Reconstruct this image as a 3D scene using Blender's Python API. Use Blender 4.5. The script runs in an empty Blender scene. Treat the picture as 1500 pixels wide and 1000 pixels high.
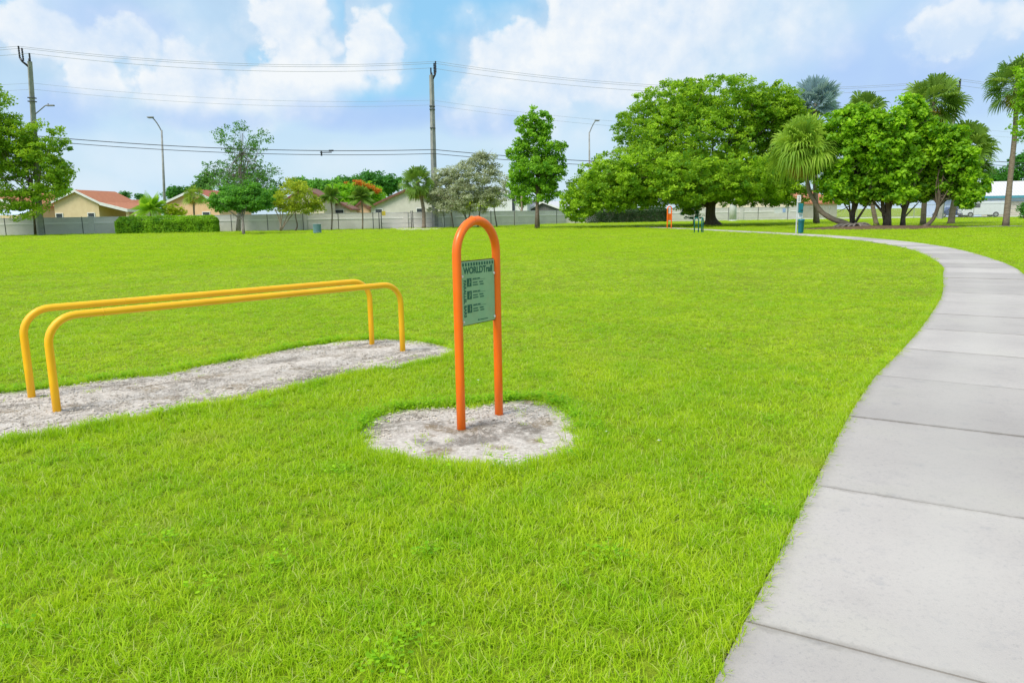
import bpy, math, random
import numpy as np
from mathutils import Vector, Matrix

# ------------------------------------------------------------------ camera
SC = bpy.context.scene
COL = SC.collection
F, EYE = 1080.0, 1.5
PITCH, ROLL = math.atan(187 / F), math.radians(0.9)
cam_data = bpy.data.cameras.new('camera')
cam = bpy.data.objects.new('camera', cam_data)
COL.objects.link(cam)
cam_data.sensor_fit = 'HORIZONTAL'
cam_data.sensor_width = 36.0
cam_data.lens = 36.0 * F / 1500.0
cam_data.clip_end = 3000.0
cam_data.clip_start = 0.05
cam.matrix_world = (Matrix.Translation((0, 0, EYE)) @ Matrix.Rotation(math.pi / 2 - PITCH, 4, 'X')
                    @ Matrix.Rotation(-ROLL, 4, 'Z'))
SC.camera = cam
SC.view_settings.view_transform = 'Standard'
SC.view_settings.look = 'None'
SC.view_settings.gamma = 1.0
SC.view_settings.exposure = 0.3
SC.render.engine = 'CYCLES'
SC.cycles.max_bounces = 6
SC.cycles.diffuse_bounces = 3
SC.cycles.transparent_max_bounces = 12
SUN_DIR = Vector((-0.42, -0.42, 0.80)).normalized()      # towards the sun


def ray(px, py):
    x = (px - 750) / F
    y = -(py - 500) / F
    c, s = math.cos(ROLL), math.sin(ROLL)
    xr, yr = c * x + s * y, -s * x + c * y
    cp, sp = math.cos(PITCH), math.sin(PITCH)
    return np.array([xr, cp + yr * sp, -sp + yr * cp])


def G(px, py, z=0.0):                       # point of the ground seen in the photo
    r = ray(px, py)
    return np.array([0, 0, EYE]) + r * ((z - EYE) / r[2])


def A(px, py, Y):                           # point at distance Y seen in the photo
    r = ray(px, py)
    return np.array([0, 0, EYE]) + r * (Y / r[1])


# ------------------------------------------------------------------ node helpers
class NT:
    def __init__(self, tree):
        self.t = tree
        self.n = tree.nodes
        self.l = tree.links

    def add(self, typ, **kw):
        nd = self.n.new(typ)
        for k, v in kw.items():
            setattr(nd, k, v)
        return nd

    def put(self, sock, v):
        if v is None:
            return
        if hasattr(v, 'is_output'):
            self.l.new(v, sock)
        else:
            if hasattr(sock, 'default_value'):
                dv = sock.default_value
                if hasattr(dv, '__len__') and len(dv) == 4 and hasattr(v, '__len__') and len(v) == 3:
                    v = tuple(v) + (1,)
                sock.default_value = v

    def m(self, op, a, b=None, c=None, clamp=False):
        nd = self.add('ShaderNodeMath', operation=op)
        nd.use_clamp = clamp
        self.put(nd.inputs[0], a)
        self.put(nd.inputs[1], b)
        self.put(nd.inputs[2], c)
        return nd.outputs[0]

    def mix(self, f, a, b, blend='MIX'):
        nd = self.add('ShaderNodeMix', data_type='RGBA', blend_type=blend)
        self.put(nd.inputs[0], f)
        self.put(nd.inputs[6], a)
        self.put(nd.inputs[7], b)
        return nd.outputs[2]

    def noise(self, vec, scale, detail=4, rough=0.55, dist=0.0, out=0):
        nd = self.add('ShaderNodeTexNoise')
        self.put(nd.inputs['Vector'], vec)
        nd.inputs['Scale'].default_value = scale
        nd.inputs['Detail'].default_value = detail
        nd.inputs['Roughness'].default_value = rough
        nd.inputs['Distortion'].default_value = dist
        return nd.outputs[out]

    def ramp(self, f, a, b, lo=0.0, hi=1.0, smooth=True):
        nd = self.add('ShaderNodeMapRange')
        nd.interpolation_type = 'SMOOTHSTEP' if smooth else 'LINEAR'
        nd.clamp = True
        self.put(nd.inputs[0], f)
        nd.inputs[1].default_value = a
        nd.inputs[2].default_value = b
        nd.inputs[3].default_value = lo
        nd.inputs[4].default_value = hi
        return nd.outputs[0]


# ------------------------------------------------------------------ sky
def build_world():
    w = bpy.data.worlds.new('World')
    SC.world = w
    w.use_nodes = True
    w.node_tree.nodes.clear()
    t = NT(w.node_tree)
    tc = t.add('ShaderNodeTexCoord')
    sep = t.add('ShaderNodeSeparateXYZ')
    t.l.new(tc.outputs['Generated'], sep.inputs[0])
    az = t.m('ARCTAN2', sep.outputs[0], sep.outputs[1])
    el = t.m('ARCSINE', sep.outputs[2])
    sky = t.add('ShaderNodeTexSky', sky_type='NISHITA')
    sky.sun_disc = False
    sky.sun_elevation = math.asin(SUN_DIR.z)
    sky.sun_rotation = math.atan2(SUN_DIR.x, SUN_DIR.y)
    sky.air_density = 1.0
    sky.dust_density = 0.6
    sky.ozone_density = 1.5
    STR = 0.11
    dirs = tc.outputs['Generated']
    n1 = t.noise(dirs, 7.0, 9, 0.58)
    n2 = t.noise(dirs, 26.0, 7, 0.62)
    n3 = t.noise(dirs, 2.6, 4, 0.5)
    off = t.add('ShaderNodeVectorMath', operation='ADD')
    t.l.new(dirs, off.inputs[0])
    off.inputs[1].default_value = (-0.010, 0.0, 0.016)
    n1b = t.noise(off.outputs[0], 7.0, 9, 0.58)
    n2b = t.noise(off.outputs[0], 26.0, 7, 0.62)
    # lumpy offsets
    azw = t.m('ADD', az, t.m('MULTIPLY', t.m('SUBTRACT', n1, 0.5), 0.16))
    elw = t.m('ADD', el, t.m('MULTIPLY', t.m('SUBTRACT', n3, 0.5), 0.05))

    def blob(px, py, rx, ry, s=1.0):
        r = ray(px, py)
        a0 = math.atan2(r[0], r[1])
        e0 = math.asin(r[2] / np.linalg.norm(r))
        k = math.cos(a0)
        dx = t.m('MULTIPLY', t.m('SUBTRACT', azw, a0), F / (rx * max(k, .75)))
        dy = t.m('MULTIPLY', t.m('SUBTRACT', elw, e0), F / ry)
        d2 = t.m('ADD', t.m('MULTIPLY', dx, dx), t.m('MULTIPLY', dy, dy))
        return t.m('MULTIPLY', t.m('SUBTRACT', 1.0, d2), s)

    def union(lst, base):
        cur = base
        for b in lst:
            v = blob(*b)
            cur = t.m('MAXIMUM', cur, v)
        return cur

    # bright cumulus masses
    cum = union([(425, 55, 88, 100), (545, 68, 60, 74), (265, 115, 95, 85), (135, 118, 70, 48), (370, 130, 180, 62), (480, 120, 110, 50),
                 (800, 115, 160, 100), (930, 75, 170, 120), (1060, 50, 140, 100), (700, 145, 80, 62), (860, 30, 110, 70),
                 (1180, 40, 110, 60), (60, 45, 100, 45), (190, 60, 90, 40), (1420, 40, 90, 40)], -1.0)
    # the same masses raised a little: how far a point lies below its own top
    puff = t.add('ShaderNodeTexVoronoi', feature='SMOOTH_F1')
    t.l.new(dirs, puff.inputs['Vector'])
    puff.inputs['Scale'].default_value = 21
    puff.inputs['Detail'].default_value = 2.5
    puff.inputs['Smoothness'].default_value = .35
    billow = t.m('SUBTRACT', 0.42, puff.outputs['Distance'])
    lump = t.m('ADD', t.m('MULTIPLY', t.m('SUBTRACT', n1, 0.5), 1.6), t.m('MULTIPLY', t.m('SUBTRACT', n2, 0.5), 0.5))
    lump = t.m('ADD', lump, t.m('MULTIPLY', billow, 0.65))
    dens = t.m('ADD', cum, lump)
    cmask = t.m('MAXIMUM', t.ramp(dens, -0.06, 0.36), t.m('MULTIPLY', t.ramp(dens, -0.7, 0.5), 0.42))
    # loose coverage elsewhere in the sky
    cov = t.ramp(t.m('ADD', n3, t.m('MULTIPLY', t.m('SUBTRACT', n1, 0.5), 0.5)), 0.42, 0.68)
    high = t.ramp(el, 0.34, 0.7)
    cmask = t.m('MAXIMUM', cmask, t.m('MULTIPLY', cov, high))
    # clear holes
    hole = union([(592, 98, 112, 84), (660, 20, 170, 55), (490, 15, 20, 45), (358, 75, 22, 24), (745, 55, 42, 32), (25, 8, 40, 22), (120, 85, 60, 16),
                  (560, 145, 80, 22)], -1.0)
    hmask = t.ramp(t.m('ADD', hole, t.m('MULTIPLY', lump, 0.45)), -0.25, 0.75)
    # grey-blue undersides
    under = union([(560, 172, 150, 30), (720, 182, 110, 28), (470, 160, 90, 22), (300, 165, 120, 20), (90, 150, 90, 40),
                   (1320, 110, 210, 110), (1210, 160, 140, 60), (170, 40, 120, 40)], -1.0)
    umask = t.ramp(t.m('ADD', under, t.m('MULTIPLY', lump, 0.5)), -0.15, 0.95)

    soft = union([(560, 175, 190, 40), (720, 185, 130, 36), (330, 190, 220, 36), (110, 165, 120, 34), (1180, 110, 150, 110), (930, 195, 190, 40)], -1.0)
    smask = t.ramp(soft, -.6, .6)

    veil = t.ramp(t.m('ADD', n1, t.m('MULTIPLY', n3, 0.4)), 0.45, 0.95, 0.62, 0.95)
    veil = t.m('MULTIPLY', veil, t.m('SUBTRACT', 1.0, t.m('MULTIPLY', hmask, 0.7)))
    s = 1.0 / STR

    def C(r, g, b):
        return (r * s * .80, g * s * .80, b * s * .80, 1)
    hor = t.ramp(el, -0.02, 0.20)
    vcol = t.mix(hor, C(.62, .82, .99), C(.57, .785, .99))
    base = t.mix(veil, sky.outputs[0], vcol)
    base = t.mix(t.m('MULTIPLY', hmask, 0.75), base, C(.30, .68, 1.0))
    base = t.mix(t.m('MULTIPLY', umask, 0.75), base, C(.43, .61, .97))
    lit = t.m('ADD', t.m('MULTIPLY', t.m('SUBTRACT', n1, n1b), 4.5), t.m('MULTIPLY', t.m('SUBTRACT', n2, n2b), 0.7))
    lit = t.m('ADD', lit, t.ramp(dens, 0.0, 1.6, 0.85, 0.50))
    lit = t.m('ADD', lit, t.m('MULTIPLY', billow, 0.30))
    lit = t.m('SUBTRACT', lit, t.m('MULTIPLY', umask, 0.35), clamp=True)
    ccol = t.mix(lit, C(.66, .80, .975), C(.95, .98, 1.0))
    softc = t.ramp(dens, -.3, 1.3)
    cmask = t.m('ADD', t.m('MULTIPLY', cmask, t.m('SUBTRACT', 1.0, smask)), t.m('MULTIPLY', softc, smask))
    fin = t.mix(t.m('MULTIPLY', cmask, 0.94), base, ccol)
    low = union([(250, 225, 190, 42), (520, 238, 150, 34), (800, 205, 150, 30), (120, 270, 140, 40)], -1.0)
    lmask = t.ramp(t.m('ADD', low, t.m('MULTIPLY', lump, 0.6)), -.1, 1.2)
    fin = t.mix(t.m('MULTIPLY', lmask, .38), fin, C(.90, .955, 1.0))
    bg = t.add('ShaderNodeBackground')
    t.l.new(fin, bg.inputs[0])
    bg.inputs[1].default_value = STR
    out = t.add('ShaderNodeOutputWorld')
    t.l.new(bg.outputs[0], out.inputs[0])
    w.cycles.sampling_method = 'MANUAL'
    w.cycles.sample_map_resolution = 512


build_world()
sun_data = bpy.data.lights.new('sun', 'SUN')
sun_data.energy = 3.0
sun_data.angle = math.radians(26.0)
sun_data.color = (1.0, 0.935, 0.83)
sun = bpy.data.objects.new('sun', sun_data)
COL.objects.link(sun)
sun.location = (-20, -20, 60)
sun.rotation_euler = (-SUN_DIR).to_track_quat('-Z', 'Y').to_euler()


# ------------------------------------------------------------------ materials
def new_mat(name):
    m = bpy.data.materials.new(name)
    m.use_nodes = True
    m.node_tree.nodes.clear()
    return m, NT(m.node_tree)


def finish(t, bsdf):
    o = t.add('ShaderNodeOutputMaterial')
    t.l.new(bsdf, o.inputs[0])


def pmat(name, c1, c2=None, scale=6.0, rough=0.6, bump=0.0, bscale=None, metal=0.0, detail=6, spec=0.4, lo=.35, hi=.65,
         coord='Object', stretch=(1, 1, 1), dirt=None, dscale=3.0, damt=0.5):
    m, t = new_mat(name)
    tc = t.add('ShaderNodeTexCoord')
    mp = t.add('ShaderNodeMapping')
    t.l.new(tc.outputs[coord], mp.inputs[0])
    mp.inputs['Scale'].default_value = stretch
    v = mp.outputs[0]
    col = None
    if c2 is not None:
        col = t.mix(t.ramp(t.noise(v, scale, detail, .6), lo, hi), c1 + (1,), c2 + (1,))
    if dirt is not None:
        f = t.m('MULTIPLY', t.ramp(t.noise(v, dscale, 8, .65), .48, .72), damt)
        col = t.mix(f, col if col is not None else c1 + (1,), dirt + (1,))
    p = t.add('ShaderNodeBsdfPrincipled')
    if col is not None:
        t.l.new(col, p.inputs['Base Color'])
    else:
        p.inputs['Base Color'].default_value = c1 + (1,)
    p.inputs['Roughness'].default_value = rough
    p.inputs['Metallic'].default_value = metal
    p.inputs['Specular IOR Level'].default_value = spec
    if bump:
        b = t.add('ShaderNodeBump')
        b.inputs['Strength'].default_value = bump
        b.inputs['Distance'].default_value = 0.02
        t.l.new(t.noise(v, bscale or scale * 3, 6, .6), b.inputs['Height'])
        t.l.new(b.outputs[0], p.inputs['Normal'])
    finish(t, p.outputs[0])
    return m


def leaf_mat(name, dark, light, trans=0.35, extra=None, gloss=0.6, gain=1.95):
    m, t = new_mat(name)
    dark = tuple(min(.8, v * gain) for v in dark)
    light = tuple(min(.8, v * gain) for v in light)
    trans += .10
    at = t.add('ShaderNodeAttribute', attribute_name='tint')
    geo = t.add('ShaderNodeNewGeometry')
    f = t.m('ADD', at.outputs['Fac'], t.m('MULTIPLY', t.m('SUBTRACT', t.noise(geo.outputs['Position'], 0.9, 3), .5), .35),
            clamp=True)
    col = t.mix(f, dark + (1,), light + (1,))
    if extra:
        col = t.mix(t.ramp(at.outputs['Fac'], .88, .95), col, extra + (1,))
    p = t.add('ShaderNodeBsdfPrincipled')
    t.l.new(col, p.inputs['Base Color'])
    p.inputs['Roughness'].default_value = gloss
    p.inputs['Specular IOR Level'].default_value = 0.35
    tr = t.add('ShaderNodeBsdfTranslucent')
    warm = t.mix(.5, col, (light[0] * 1.25, light[1] * 1.15, light[2] * .6, 1))
    t.l.new(warm, tr.inputs[0])
    mx = t.add('ShaderNodeMixShader')
    mx.inputs[0].default_value = trans
    t.l.new(p.outputs[0], mx.inputs[1])
    t.l.new(tr.outputs[0], mx.inputs[2])
    finish(t, mx.outputs[0])
    return m


def paint_mat(name, c, c2, rough=0.38, scuff=(.5, .3, .2)):
    m, t = new_mat(name)
    tc = t.add('ShaderNodeTexCoord')
    v = tc.outputs['Object']
    col = t.mix(t.ramp(t.noise(v, 5, 5), .3, .7), c + (1,), c2 + (1,))
    chips = t.ramp(t.noise(v, 45, 6, .7), .70, .76)
    col = t.mix(t.m('MULTIPLY', chips, .6), col, scuff + (1,))
    p = t.add('ShaderNodeBsdfPrincipled')
    t.l.new(col, p.inputs['Base Color'])
    t.l.new(t.ramp(t.noise(v, 12, 4), .3, .7, rough - .06, rough + .14), p.inputs['Roughness'])
    b = t.add('ShaderNodeBump')
    b.inputs['Strength'].default_value = .06
    b.inputs['Distance'].default_value = .01
    t.l.new(t.noise(v, 60, 4), b.inputs['Height'])
    t.l.new(b.outputs[0], p.inputs['Normal'])
    finish(t, p.outputs[0])
    return m


def lawn_mat():
    m, t = new_mat('lawn')
    geo = t.add('ShaderNodeNewGeometry')
    v = geo.outputs['Position']
    f = t.ramp(t.noise(v, 0.35, 6, .6), .3, .7)
    col = t.mix(f, (.26, .37, .015, 1), (.34, .44, .030, 1))
    col = t.mix(t.ramp(t.noise(v, 14, 6, .7), .35, .75), t.mix(.45, col, (.03, .05, .006, 1)), col)
    col = t.mix(t.m('MULTIPLY', t.ramp(t.noise(v, 1.7, 5, .6), .58, .75), .5), col, (.20, .21, .03, 1))
    p = t.add('ShaderNodeBsdfPrincipled')
    t.l.new(col, p.inputs['Base Color'])
    p.inputs['Roughness'].default_value = .9
    p.inputs['Specular IOR Level'].default_value = .1
    b = t.add('ShaderNodeBump')
    b.inputs['Strength'].default_value = .8
    b.inputs['Distance'].default_value = .05
    t.l.new(t.noise(v, 18, 5, .7), b.inputs['Height'])
    t.l.new(b.outputs[0], p.inputs['Normal'])
    finish(t, p.outputs[0])
    return m


def grass_mat():
    m, t = new_mat('grass_blades')
    at = t.add('ShaderNodeAttribute', attribute_name='tint')
    hb = t.add('ShaderNodeAttribute', attribute_name='along')
    oi = t.add('ShaderNodeObjectInfo')
    loc = oi.outputs['Location']
    big = t.ramp(t.noise(loc, 0.42, 6, .66), .34, .66)
    mid = t.ramp(t.noise(loc, 2.1, 4, .6), .35, .7)
    c = t.mix(big, (.37, .575, .010, 1), (.59, .73, .022, 1))
    c = t.mix(t.m('MULTIPLY', mid, .62), c, (.20, .50, .010, 1))
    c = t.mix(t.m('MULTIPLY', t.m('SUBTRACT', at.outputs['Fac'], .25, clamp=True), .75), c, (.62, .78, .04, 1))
    tan = t.ramp(t.noise(loc, 0.75, 6, .68), .54, .70)
    c = t.mix(t.m('MULTIPLY', tan, .55), c, (.55, .54, .10, 1))
    deep = t.ramp(t.noise(loc, 1.15, 5, .62), .56, .70)
    c = t.mix(t.m('MULTIPLY', deep, .55), c, (.25, .50, .015, 1))
    # pale straw-coloured old blades
    c = t.mix(t.m('MULTIPLY', t.ramp(at.outputs['Fac'], .93, .95), .6), c, (.66, .60, .28, 1))
    # blade colour turns darker and browner towards the root
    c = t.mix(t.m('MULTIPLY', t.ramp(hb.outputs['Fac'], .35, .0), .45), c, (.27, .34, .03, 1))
    p = t.add('ShaderNodeBsdfPrincipled')
    t.l.new(c, p.inputs['Base Color'])
    p.inputs['Roughness'].default_value = .5
    p.inputs['Specular IOR Level'].default_value = .2
    tr = t.add('ShaderNodeBsdfTranslucent')
    t.l.new(t.mix(.5, c, (.60, .85, .006, 1)), tr.inputs[0])
    mx = t.add('ShaderNodeMixShader')
    mx.inputs[0].default_value = .48
    t.l.new(p.outputs[0], mx.inputs[1])
    t.l.new(tr.outputs[0], mx.inputs[2])
    finish(t, mx.outputs[0])
    return m


def concrete_mat():
    m, t = new_mat('sidewalk_concrete')
    geo = t.add('ShaderNodeNewGeometry')
    v = geo.outputs['Position']
    at = t.add('ShaderNodeAttribute', attribute_name='tint')
    c = t.mix(t.ramp(t.noise(v, .8, 6, .65), .3, .7), (.415, .38, .358, 1), (.51, .468, .436, 1))
    c = t.mix(t.m('MULTIPLY', t.ramp(t.noise(v, 3.2, 7, .7), .50, .75), .38), c, (.30, .28, .285, 1))
    c = t.mix(t.m('MULTIPLY', t.ramp(t.noise(v, 1.3, 5, .6), .50, .70), .55), c, (.48, .45, .40, 1))
    c = t.mix(t.m('MULTIPLY', t.ramp(t.noise(v, 160, 3, .7), .52, .78), .30), c, (.19, .185, .185, 1))
    c = t.mix(t.m('MULTIPLY', t.ramp(t.noise(v, 42, 5, .75), .52, .70), .35), c, (.22, .215, .225, 1))
    c = t.mix(t.m('MULTIPLY', t.ramp(t.noise(v, 7, 8, .75), .54, .70), .35), c, (.25, .25, .27, 1))
    vor = t.add('ShaderNodeTexVoronoi')
    t.l.new(v, vor.inputs['Vector'])
    vor.inputs['Scale'].default_value = 55
    c = t.mix(t.ramp(vor.outputs['Distance'], .10, .05, 0, .45), c, (.15, .14, .135, 1))
    ac = t.add('ShaderNodeAttribute', attribute_name='across').outputs['Fac']
    al = t.add('ShaderNodeAttribute', attribute_name='lengthwise').outputs['Fac']
    ea = t.m('MINIMUM', ac, t.m('SUBTRACT', 1.0, ac))
    eb = t.m('MINIMUM', al, t.m('SUBTRACT', 1.0, al))
    wob = t.m('MULTIPLY', t.noise(v, 9, 6, .7), .07)
    grime = t.m('MAXIMUM', t.ramp(t.m('SUBTRACT', eb, wob), -.012, -.036), t.m('MULTIPLY', t.ramp(t.m('SUBTRACT', ea, wob), .03, -.04), .7))
    c = t.mix(t.m('MULTIPLY', grime, .42), c, (.19, .17, .145, 1))
    # faint lengthwise streaks where water and feet run
    c = t.mix(t.m('MULTIPLY', t.ramp(t.m('ADD', t.m('MULTIPLY', t.noise(v, .9, 4, .6), .35), t.m('ABSOLUTE', t.m('SUBTRACT', ac, .42))), .42, .16), .35), c, (.52, .49, .45, 1))
    mul = t.ramp(at.outputs['Fac'], 0, 1, .86, 1.07, False)
    vm = t.add('ShaderNodeVectorMath', operation='SCALE')
    t.l.new(c, vm.inputs[0])
    t.l.new(mul, vm.inputs['Scale'])
    p = t.add('ShaderNodeBsdfPrincipled')
    t.l.new(vm.outputs[0], p.inputs['Base Color'])
    p.inputs['Roughness'].default_value = .85
    p.inputs['Specular IOR Level'].default_value = .25
    b = t.add('ShaderNodeBump')
    b.inputs['Strength'].default_value = .25
    b.inputs['Distance'].default_value = .006
    t.l.new(t.noise(v, 130, 5, .7), b.inputs['Height'])
    t.l.new(b.outputs[0], p.inputs['Normal'])
    finish(t, p.outputs[0])
    return m


def sand_mat():
    m, t = new_mat('shell_sand')
    geo = t.add('ShaderNodeNewGeometry')
    v = geo.outputs['Position']
    c = t.mix(t.ramp(t.noise(v, 30, 7, .72), .35, .68), (.52, .455, .40, 1), (.78, .715, .645, 1))
    c = t.mix(t.m('MULTIPLY', t.ramp(t.noise(v, 95, 4, .7), .56, .74), .5), c, (.23, .20, .18, 1))
    mp = t.add('ShaderNodeMapping')
    t.l.new(v, mp.inputs[0])
    mp.inputs['Rotation'].default_value = (0, 0, -.8)
    mp.inputs['Scale'].default_value = (1.0, 2.6, 1)
    c = t.mix(t.m('MULTIPLY', t.ramp(t.noise(mp.outputs[0], 2.6, 8, .7), .60, .72), .6), c, (.13, .115, .10, 1))
    blotch = t.m('MULTIPLY', t.ramp(t.noise(v, 1.9, 4, .6), .50, .60), t.ramp(t.noise(v, 16, 7, .75), .38, .58))
    c = t.mix(t.m('MULTIPLY', blotch, .85), c, (.24, .205, .17, 1))
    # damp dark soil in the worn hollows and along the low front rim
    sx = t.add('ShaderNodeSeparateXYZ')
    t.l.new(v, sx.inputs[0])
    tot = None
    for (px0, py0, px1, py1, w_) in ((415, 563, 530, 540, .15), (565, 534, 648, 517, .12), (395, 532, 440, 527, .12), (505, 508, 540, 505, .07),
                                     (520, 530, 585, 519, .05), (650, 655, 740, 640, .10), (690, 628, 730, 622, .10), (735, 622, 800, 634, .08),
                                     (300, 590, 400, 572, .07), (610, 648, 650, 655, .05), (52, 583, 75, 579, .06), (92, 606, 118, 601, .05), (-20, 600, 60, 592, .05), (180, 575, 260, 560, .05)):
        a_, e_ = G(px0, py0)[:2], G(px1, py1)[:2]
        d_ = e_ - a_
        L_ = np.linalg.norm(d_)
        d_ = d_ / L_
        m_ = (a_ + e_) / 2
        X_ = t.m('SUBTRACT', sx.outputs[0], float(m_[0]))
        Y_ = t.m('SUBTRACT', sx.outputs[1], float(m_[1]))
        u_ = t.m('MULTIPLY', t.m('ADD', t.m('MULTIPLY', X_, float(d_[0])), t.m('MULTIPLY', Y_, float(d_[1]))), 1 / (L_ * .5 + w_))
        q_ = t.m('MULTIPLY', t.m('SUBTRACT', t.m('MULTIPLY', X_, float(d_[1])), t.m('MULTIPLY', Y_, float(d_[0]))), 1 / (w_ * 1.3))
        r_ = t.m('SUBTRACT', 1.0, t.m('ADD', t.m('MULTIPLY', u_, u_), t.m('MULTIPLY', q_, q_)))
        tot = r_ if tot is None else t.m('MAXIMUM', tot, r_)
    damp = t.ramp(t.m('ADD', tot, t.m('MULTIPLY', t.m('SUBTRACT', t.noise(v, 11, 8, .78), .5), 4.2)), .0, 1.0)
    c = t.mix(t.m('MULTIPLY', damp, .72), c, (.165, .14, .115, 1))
    brown = t.m('MULTIPLY', t.ramp(t.noise(v, 2.7, 3, .5), .57, .66), t.ramp(t.noise(v, 24, 6, .75), .35, .6))
    c = t.mix(t.m('MULTIPLY', brown, .8), c, (.25, .18, .10, 1))
    c = t.mix(t.m('MULTIPLY', t.ramp(t.noise(v, 60, 2, .5), .66, .72), .8), c, (.66, .64, .60, 1))
    p = t.add('ShaderNodeBsdfPrincipled')
    t.l.new(c, p.inputs['Base Color'])
    p.inputs['Roughness'].default_value = .95
    p.inputs['Specular IOR Level'].default_value = .15
    b = t.add('ShaderNodeBump')
    b.inputs['Strength'].default_value = .9
    b.inputs['Distance'].default_value = .02
    t.l.new(t.noise(v, 40, 8, .75), b.inputs['Height'])
    t.l.new(b.outputs[0], p.inputs['Normal'])
    finish(t, p.outputs[0])
    return m


def tile_mat(name, c1, c2, band=9.0):
    m, t = new_mat(name)
    tc = t.add('ShaderNodeTexCoord')
    v = tc.outputs['Object']
    w = t.add('ShaderNodeTexWave', wave_type='BANDS', bands_direction='X')
    t.l.new(v, w.inputs[0])
    w.inputs['Scale'].default_value = band * .16
    w.inputs['Distortion'].default_value = .6
    c = t.mix(t.ramp(t.noise(v, 3.0, 6, .7), .3, .7), c1 + (1,), c2 + (1,))
    c = t.mix(t.m('MULTIPLY', w.outputs['Fac'], .30), c, tuple(x * .55 for x in c1) + (1,))
    p = t.add('ShaderNodeBsdfPrincipled')
    t.l.new(c, p.inputs['Base Color'])
    p.inputs['Roughness'].default_value = .8
    b = t.add('ShaderNodeBump')
    b.inputs['Strength'].default_value = .6
    t.l.new(w.outputs['Fac'], b.inputs['Height'])
    t.l.new(b.outputs[0], p.inputs['Normal'])
    finish(t, p.outputs[0])
    return m


M = {}
M['lawn'] = lawn_mat()
M['grass'] = grass_mat()
M['concrete'] = concrete_mat()
M['sand'] = sand_mat()
M['orange'] = paint_mat('orange_paint', (1.0, .175, .003), (.97, .155, .003), scuff=(.8, .25, .06))
M['yellow'] = paint_mat('yellow_paint', (1.0, .52, .004), (.98, .47, .004), scuff=(.85, .5, .12))
M['teal'] = paint_mat('teal_paint', (.005, .17, .15), (.006, .13, .12))
M['teal_blue'] = paint_mat('teal_blue_plastic', (.004, .17, .21), (.004, .14, .175))
M['panel_green'] = pmat('sign_panel_green', (.27, .45, .26), (.31, .47, .27), 8, .4, dirt=(.28, .32, .16), dscale=7)
M['panel_ink'] = pmat('sign_ink', (.010, .095, .060), (.02, .12, .07), 30, .45)
M['rust'] = pmat('rusty_edge', (.16, .06, .025), (.08, .03, .015), 40, .8)
M['steel'] = pmat('steel', (.78, .77, .72), (.66, .65, .61), 20, .4, metal=.25)
M['soil'] = pmat('soil', (.085, .075, .055), (.05, .045, .035), 6, .95, .5)
M['mulch'] = pmat('mulch', (.17, .10, .06), (.09, .055, .035), 5, .95, .9, 14, dirt=(.22, .16, .09))
M['gravel'] = pmat('gravel_stone', (.64, .575, .50), (.36, .315, .265), 9, .9, coord='Object')
M['wall'] = pmat('wall_grey', (.60, .585, .54), (.66, .645, .60), .8, .9, .2, dirt=(.48, .47, .43), dscale=.6)
M['wall_band'] = pmat('wall_band', (.80, .79, .75), (.75, .74, .70), .8, .9)
M['galv'] = pmat('galvanised_steel', (.36, .37, .37), (.46, .47, .47), 9, .5, metal=.5)
M['galv_dark'] = pmat('dark_fence_post', (.06, .065, .065), (.10, .105, .10), 9, .5, metal=.3)
M['white_metal'] = pmat('white_metal', (.78, .80, .82), (.70, .73, .76), 5, .5)
M['pole'] = pmat('concrete_pole', (.27, .27, .255), (.36, .36, .34), 2, .85, .2, dirt=(.2, .2, .19), dscale=1.5)
M['pole_pale'] = pmat('pale_concrete', (.55, .58, .58), (.64, .66, .66), 2, .85)
M['black'] = pmat('black_insulator', (.012, .012, .016), (.025, .025, .03), 9, .35)
M['cable'] = pmat('cable', (.035, .035, .04), (.05, .05, .055), 5, .6)
M['cable_thin'] = pmat('aluminium_cable', (.30, .31, .33), (.36, .37, .38), 5, .5)
M['lamp'] = pmat('lamp_housing', (.20, .21, .22), (.28, .28, .29), 6, .5)
M['bark'] = pmat('bark', (.115, .085, .06), (.20, .16, .12), 5, .95, .9, 14, stretch=(3, 3, .6))
M['bark_pale'] = pmat('pale_bark', (.26, .20, .15), (.36, .30, .24), 5, .95, .7, 14, stretch=(3, 3, .6))
M['bark_grey'] = pmat('grey_bark', (.17, .145, .125), (.27, .24, .21), 5, .95, .8, 14, stretch=(3, 3, .8))
M['palm_bark'] = pmat('palm_bark', (.19, .145, .105), (.29, .235, .18), 3, .95, .9, 8, stretch=(1, 1, 5))
M['leaf_rain'] = leaf_mat('leaf_rain', (.040, .125, .007), (.24, .365, .016), .35)
M['leaf_oak'] = leaf_mat('leaf_oak', (.045, .145, .010), (.19, .345, .018), .34)
M['leaf_left'] = leaf_mat('leaf_left', (.05, .14, .008), (.22, .33, .014), .33)
M['leaf_grape'] = leaf_mat('leaf_grape', (.035, .125, .006), (.23, .385, .012), .34)
M['leaf_dark'] = leaf_mat('leaf_dark', (.018, .085, .012), (.06, .19, .02), .3)
M['leaf_sparse'] = leaf_mat('leaf_sparse', (.03, .09, .02), (.10, .22, .04), .3)
M['leaf_round'] = leaf_mat('leaf_round', (.03, .11, .014), (.105, .255, .025), .34)
M['leaf_myrtle'] = leaf_mat('leaf_myrtle', (.10, .17, .012), (.32, .36, .028), .36, (.40, .20, .08))
M['leaf_silver'] = leaf_mat('leaf_silver', (.10, .13, .07), (.30, .325, .22), .24)
M['leaf_poin'] = leaf_mat('leaf_poinciana', (.05, .18, .008), (.20, .36, .015), .36)
M['flower'] = leaf_mat('flower_orange', (.28, .09, .01), (.42, .17, .02), .3)
M['leaf_hedge'] = leaf_mat('leaf_hedge', (.05, .15, .008), (.20, .34, .015), .34)
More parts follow.
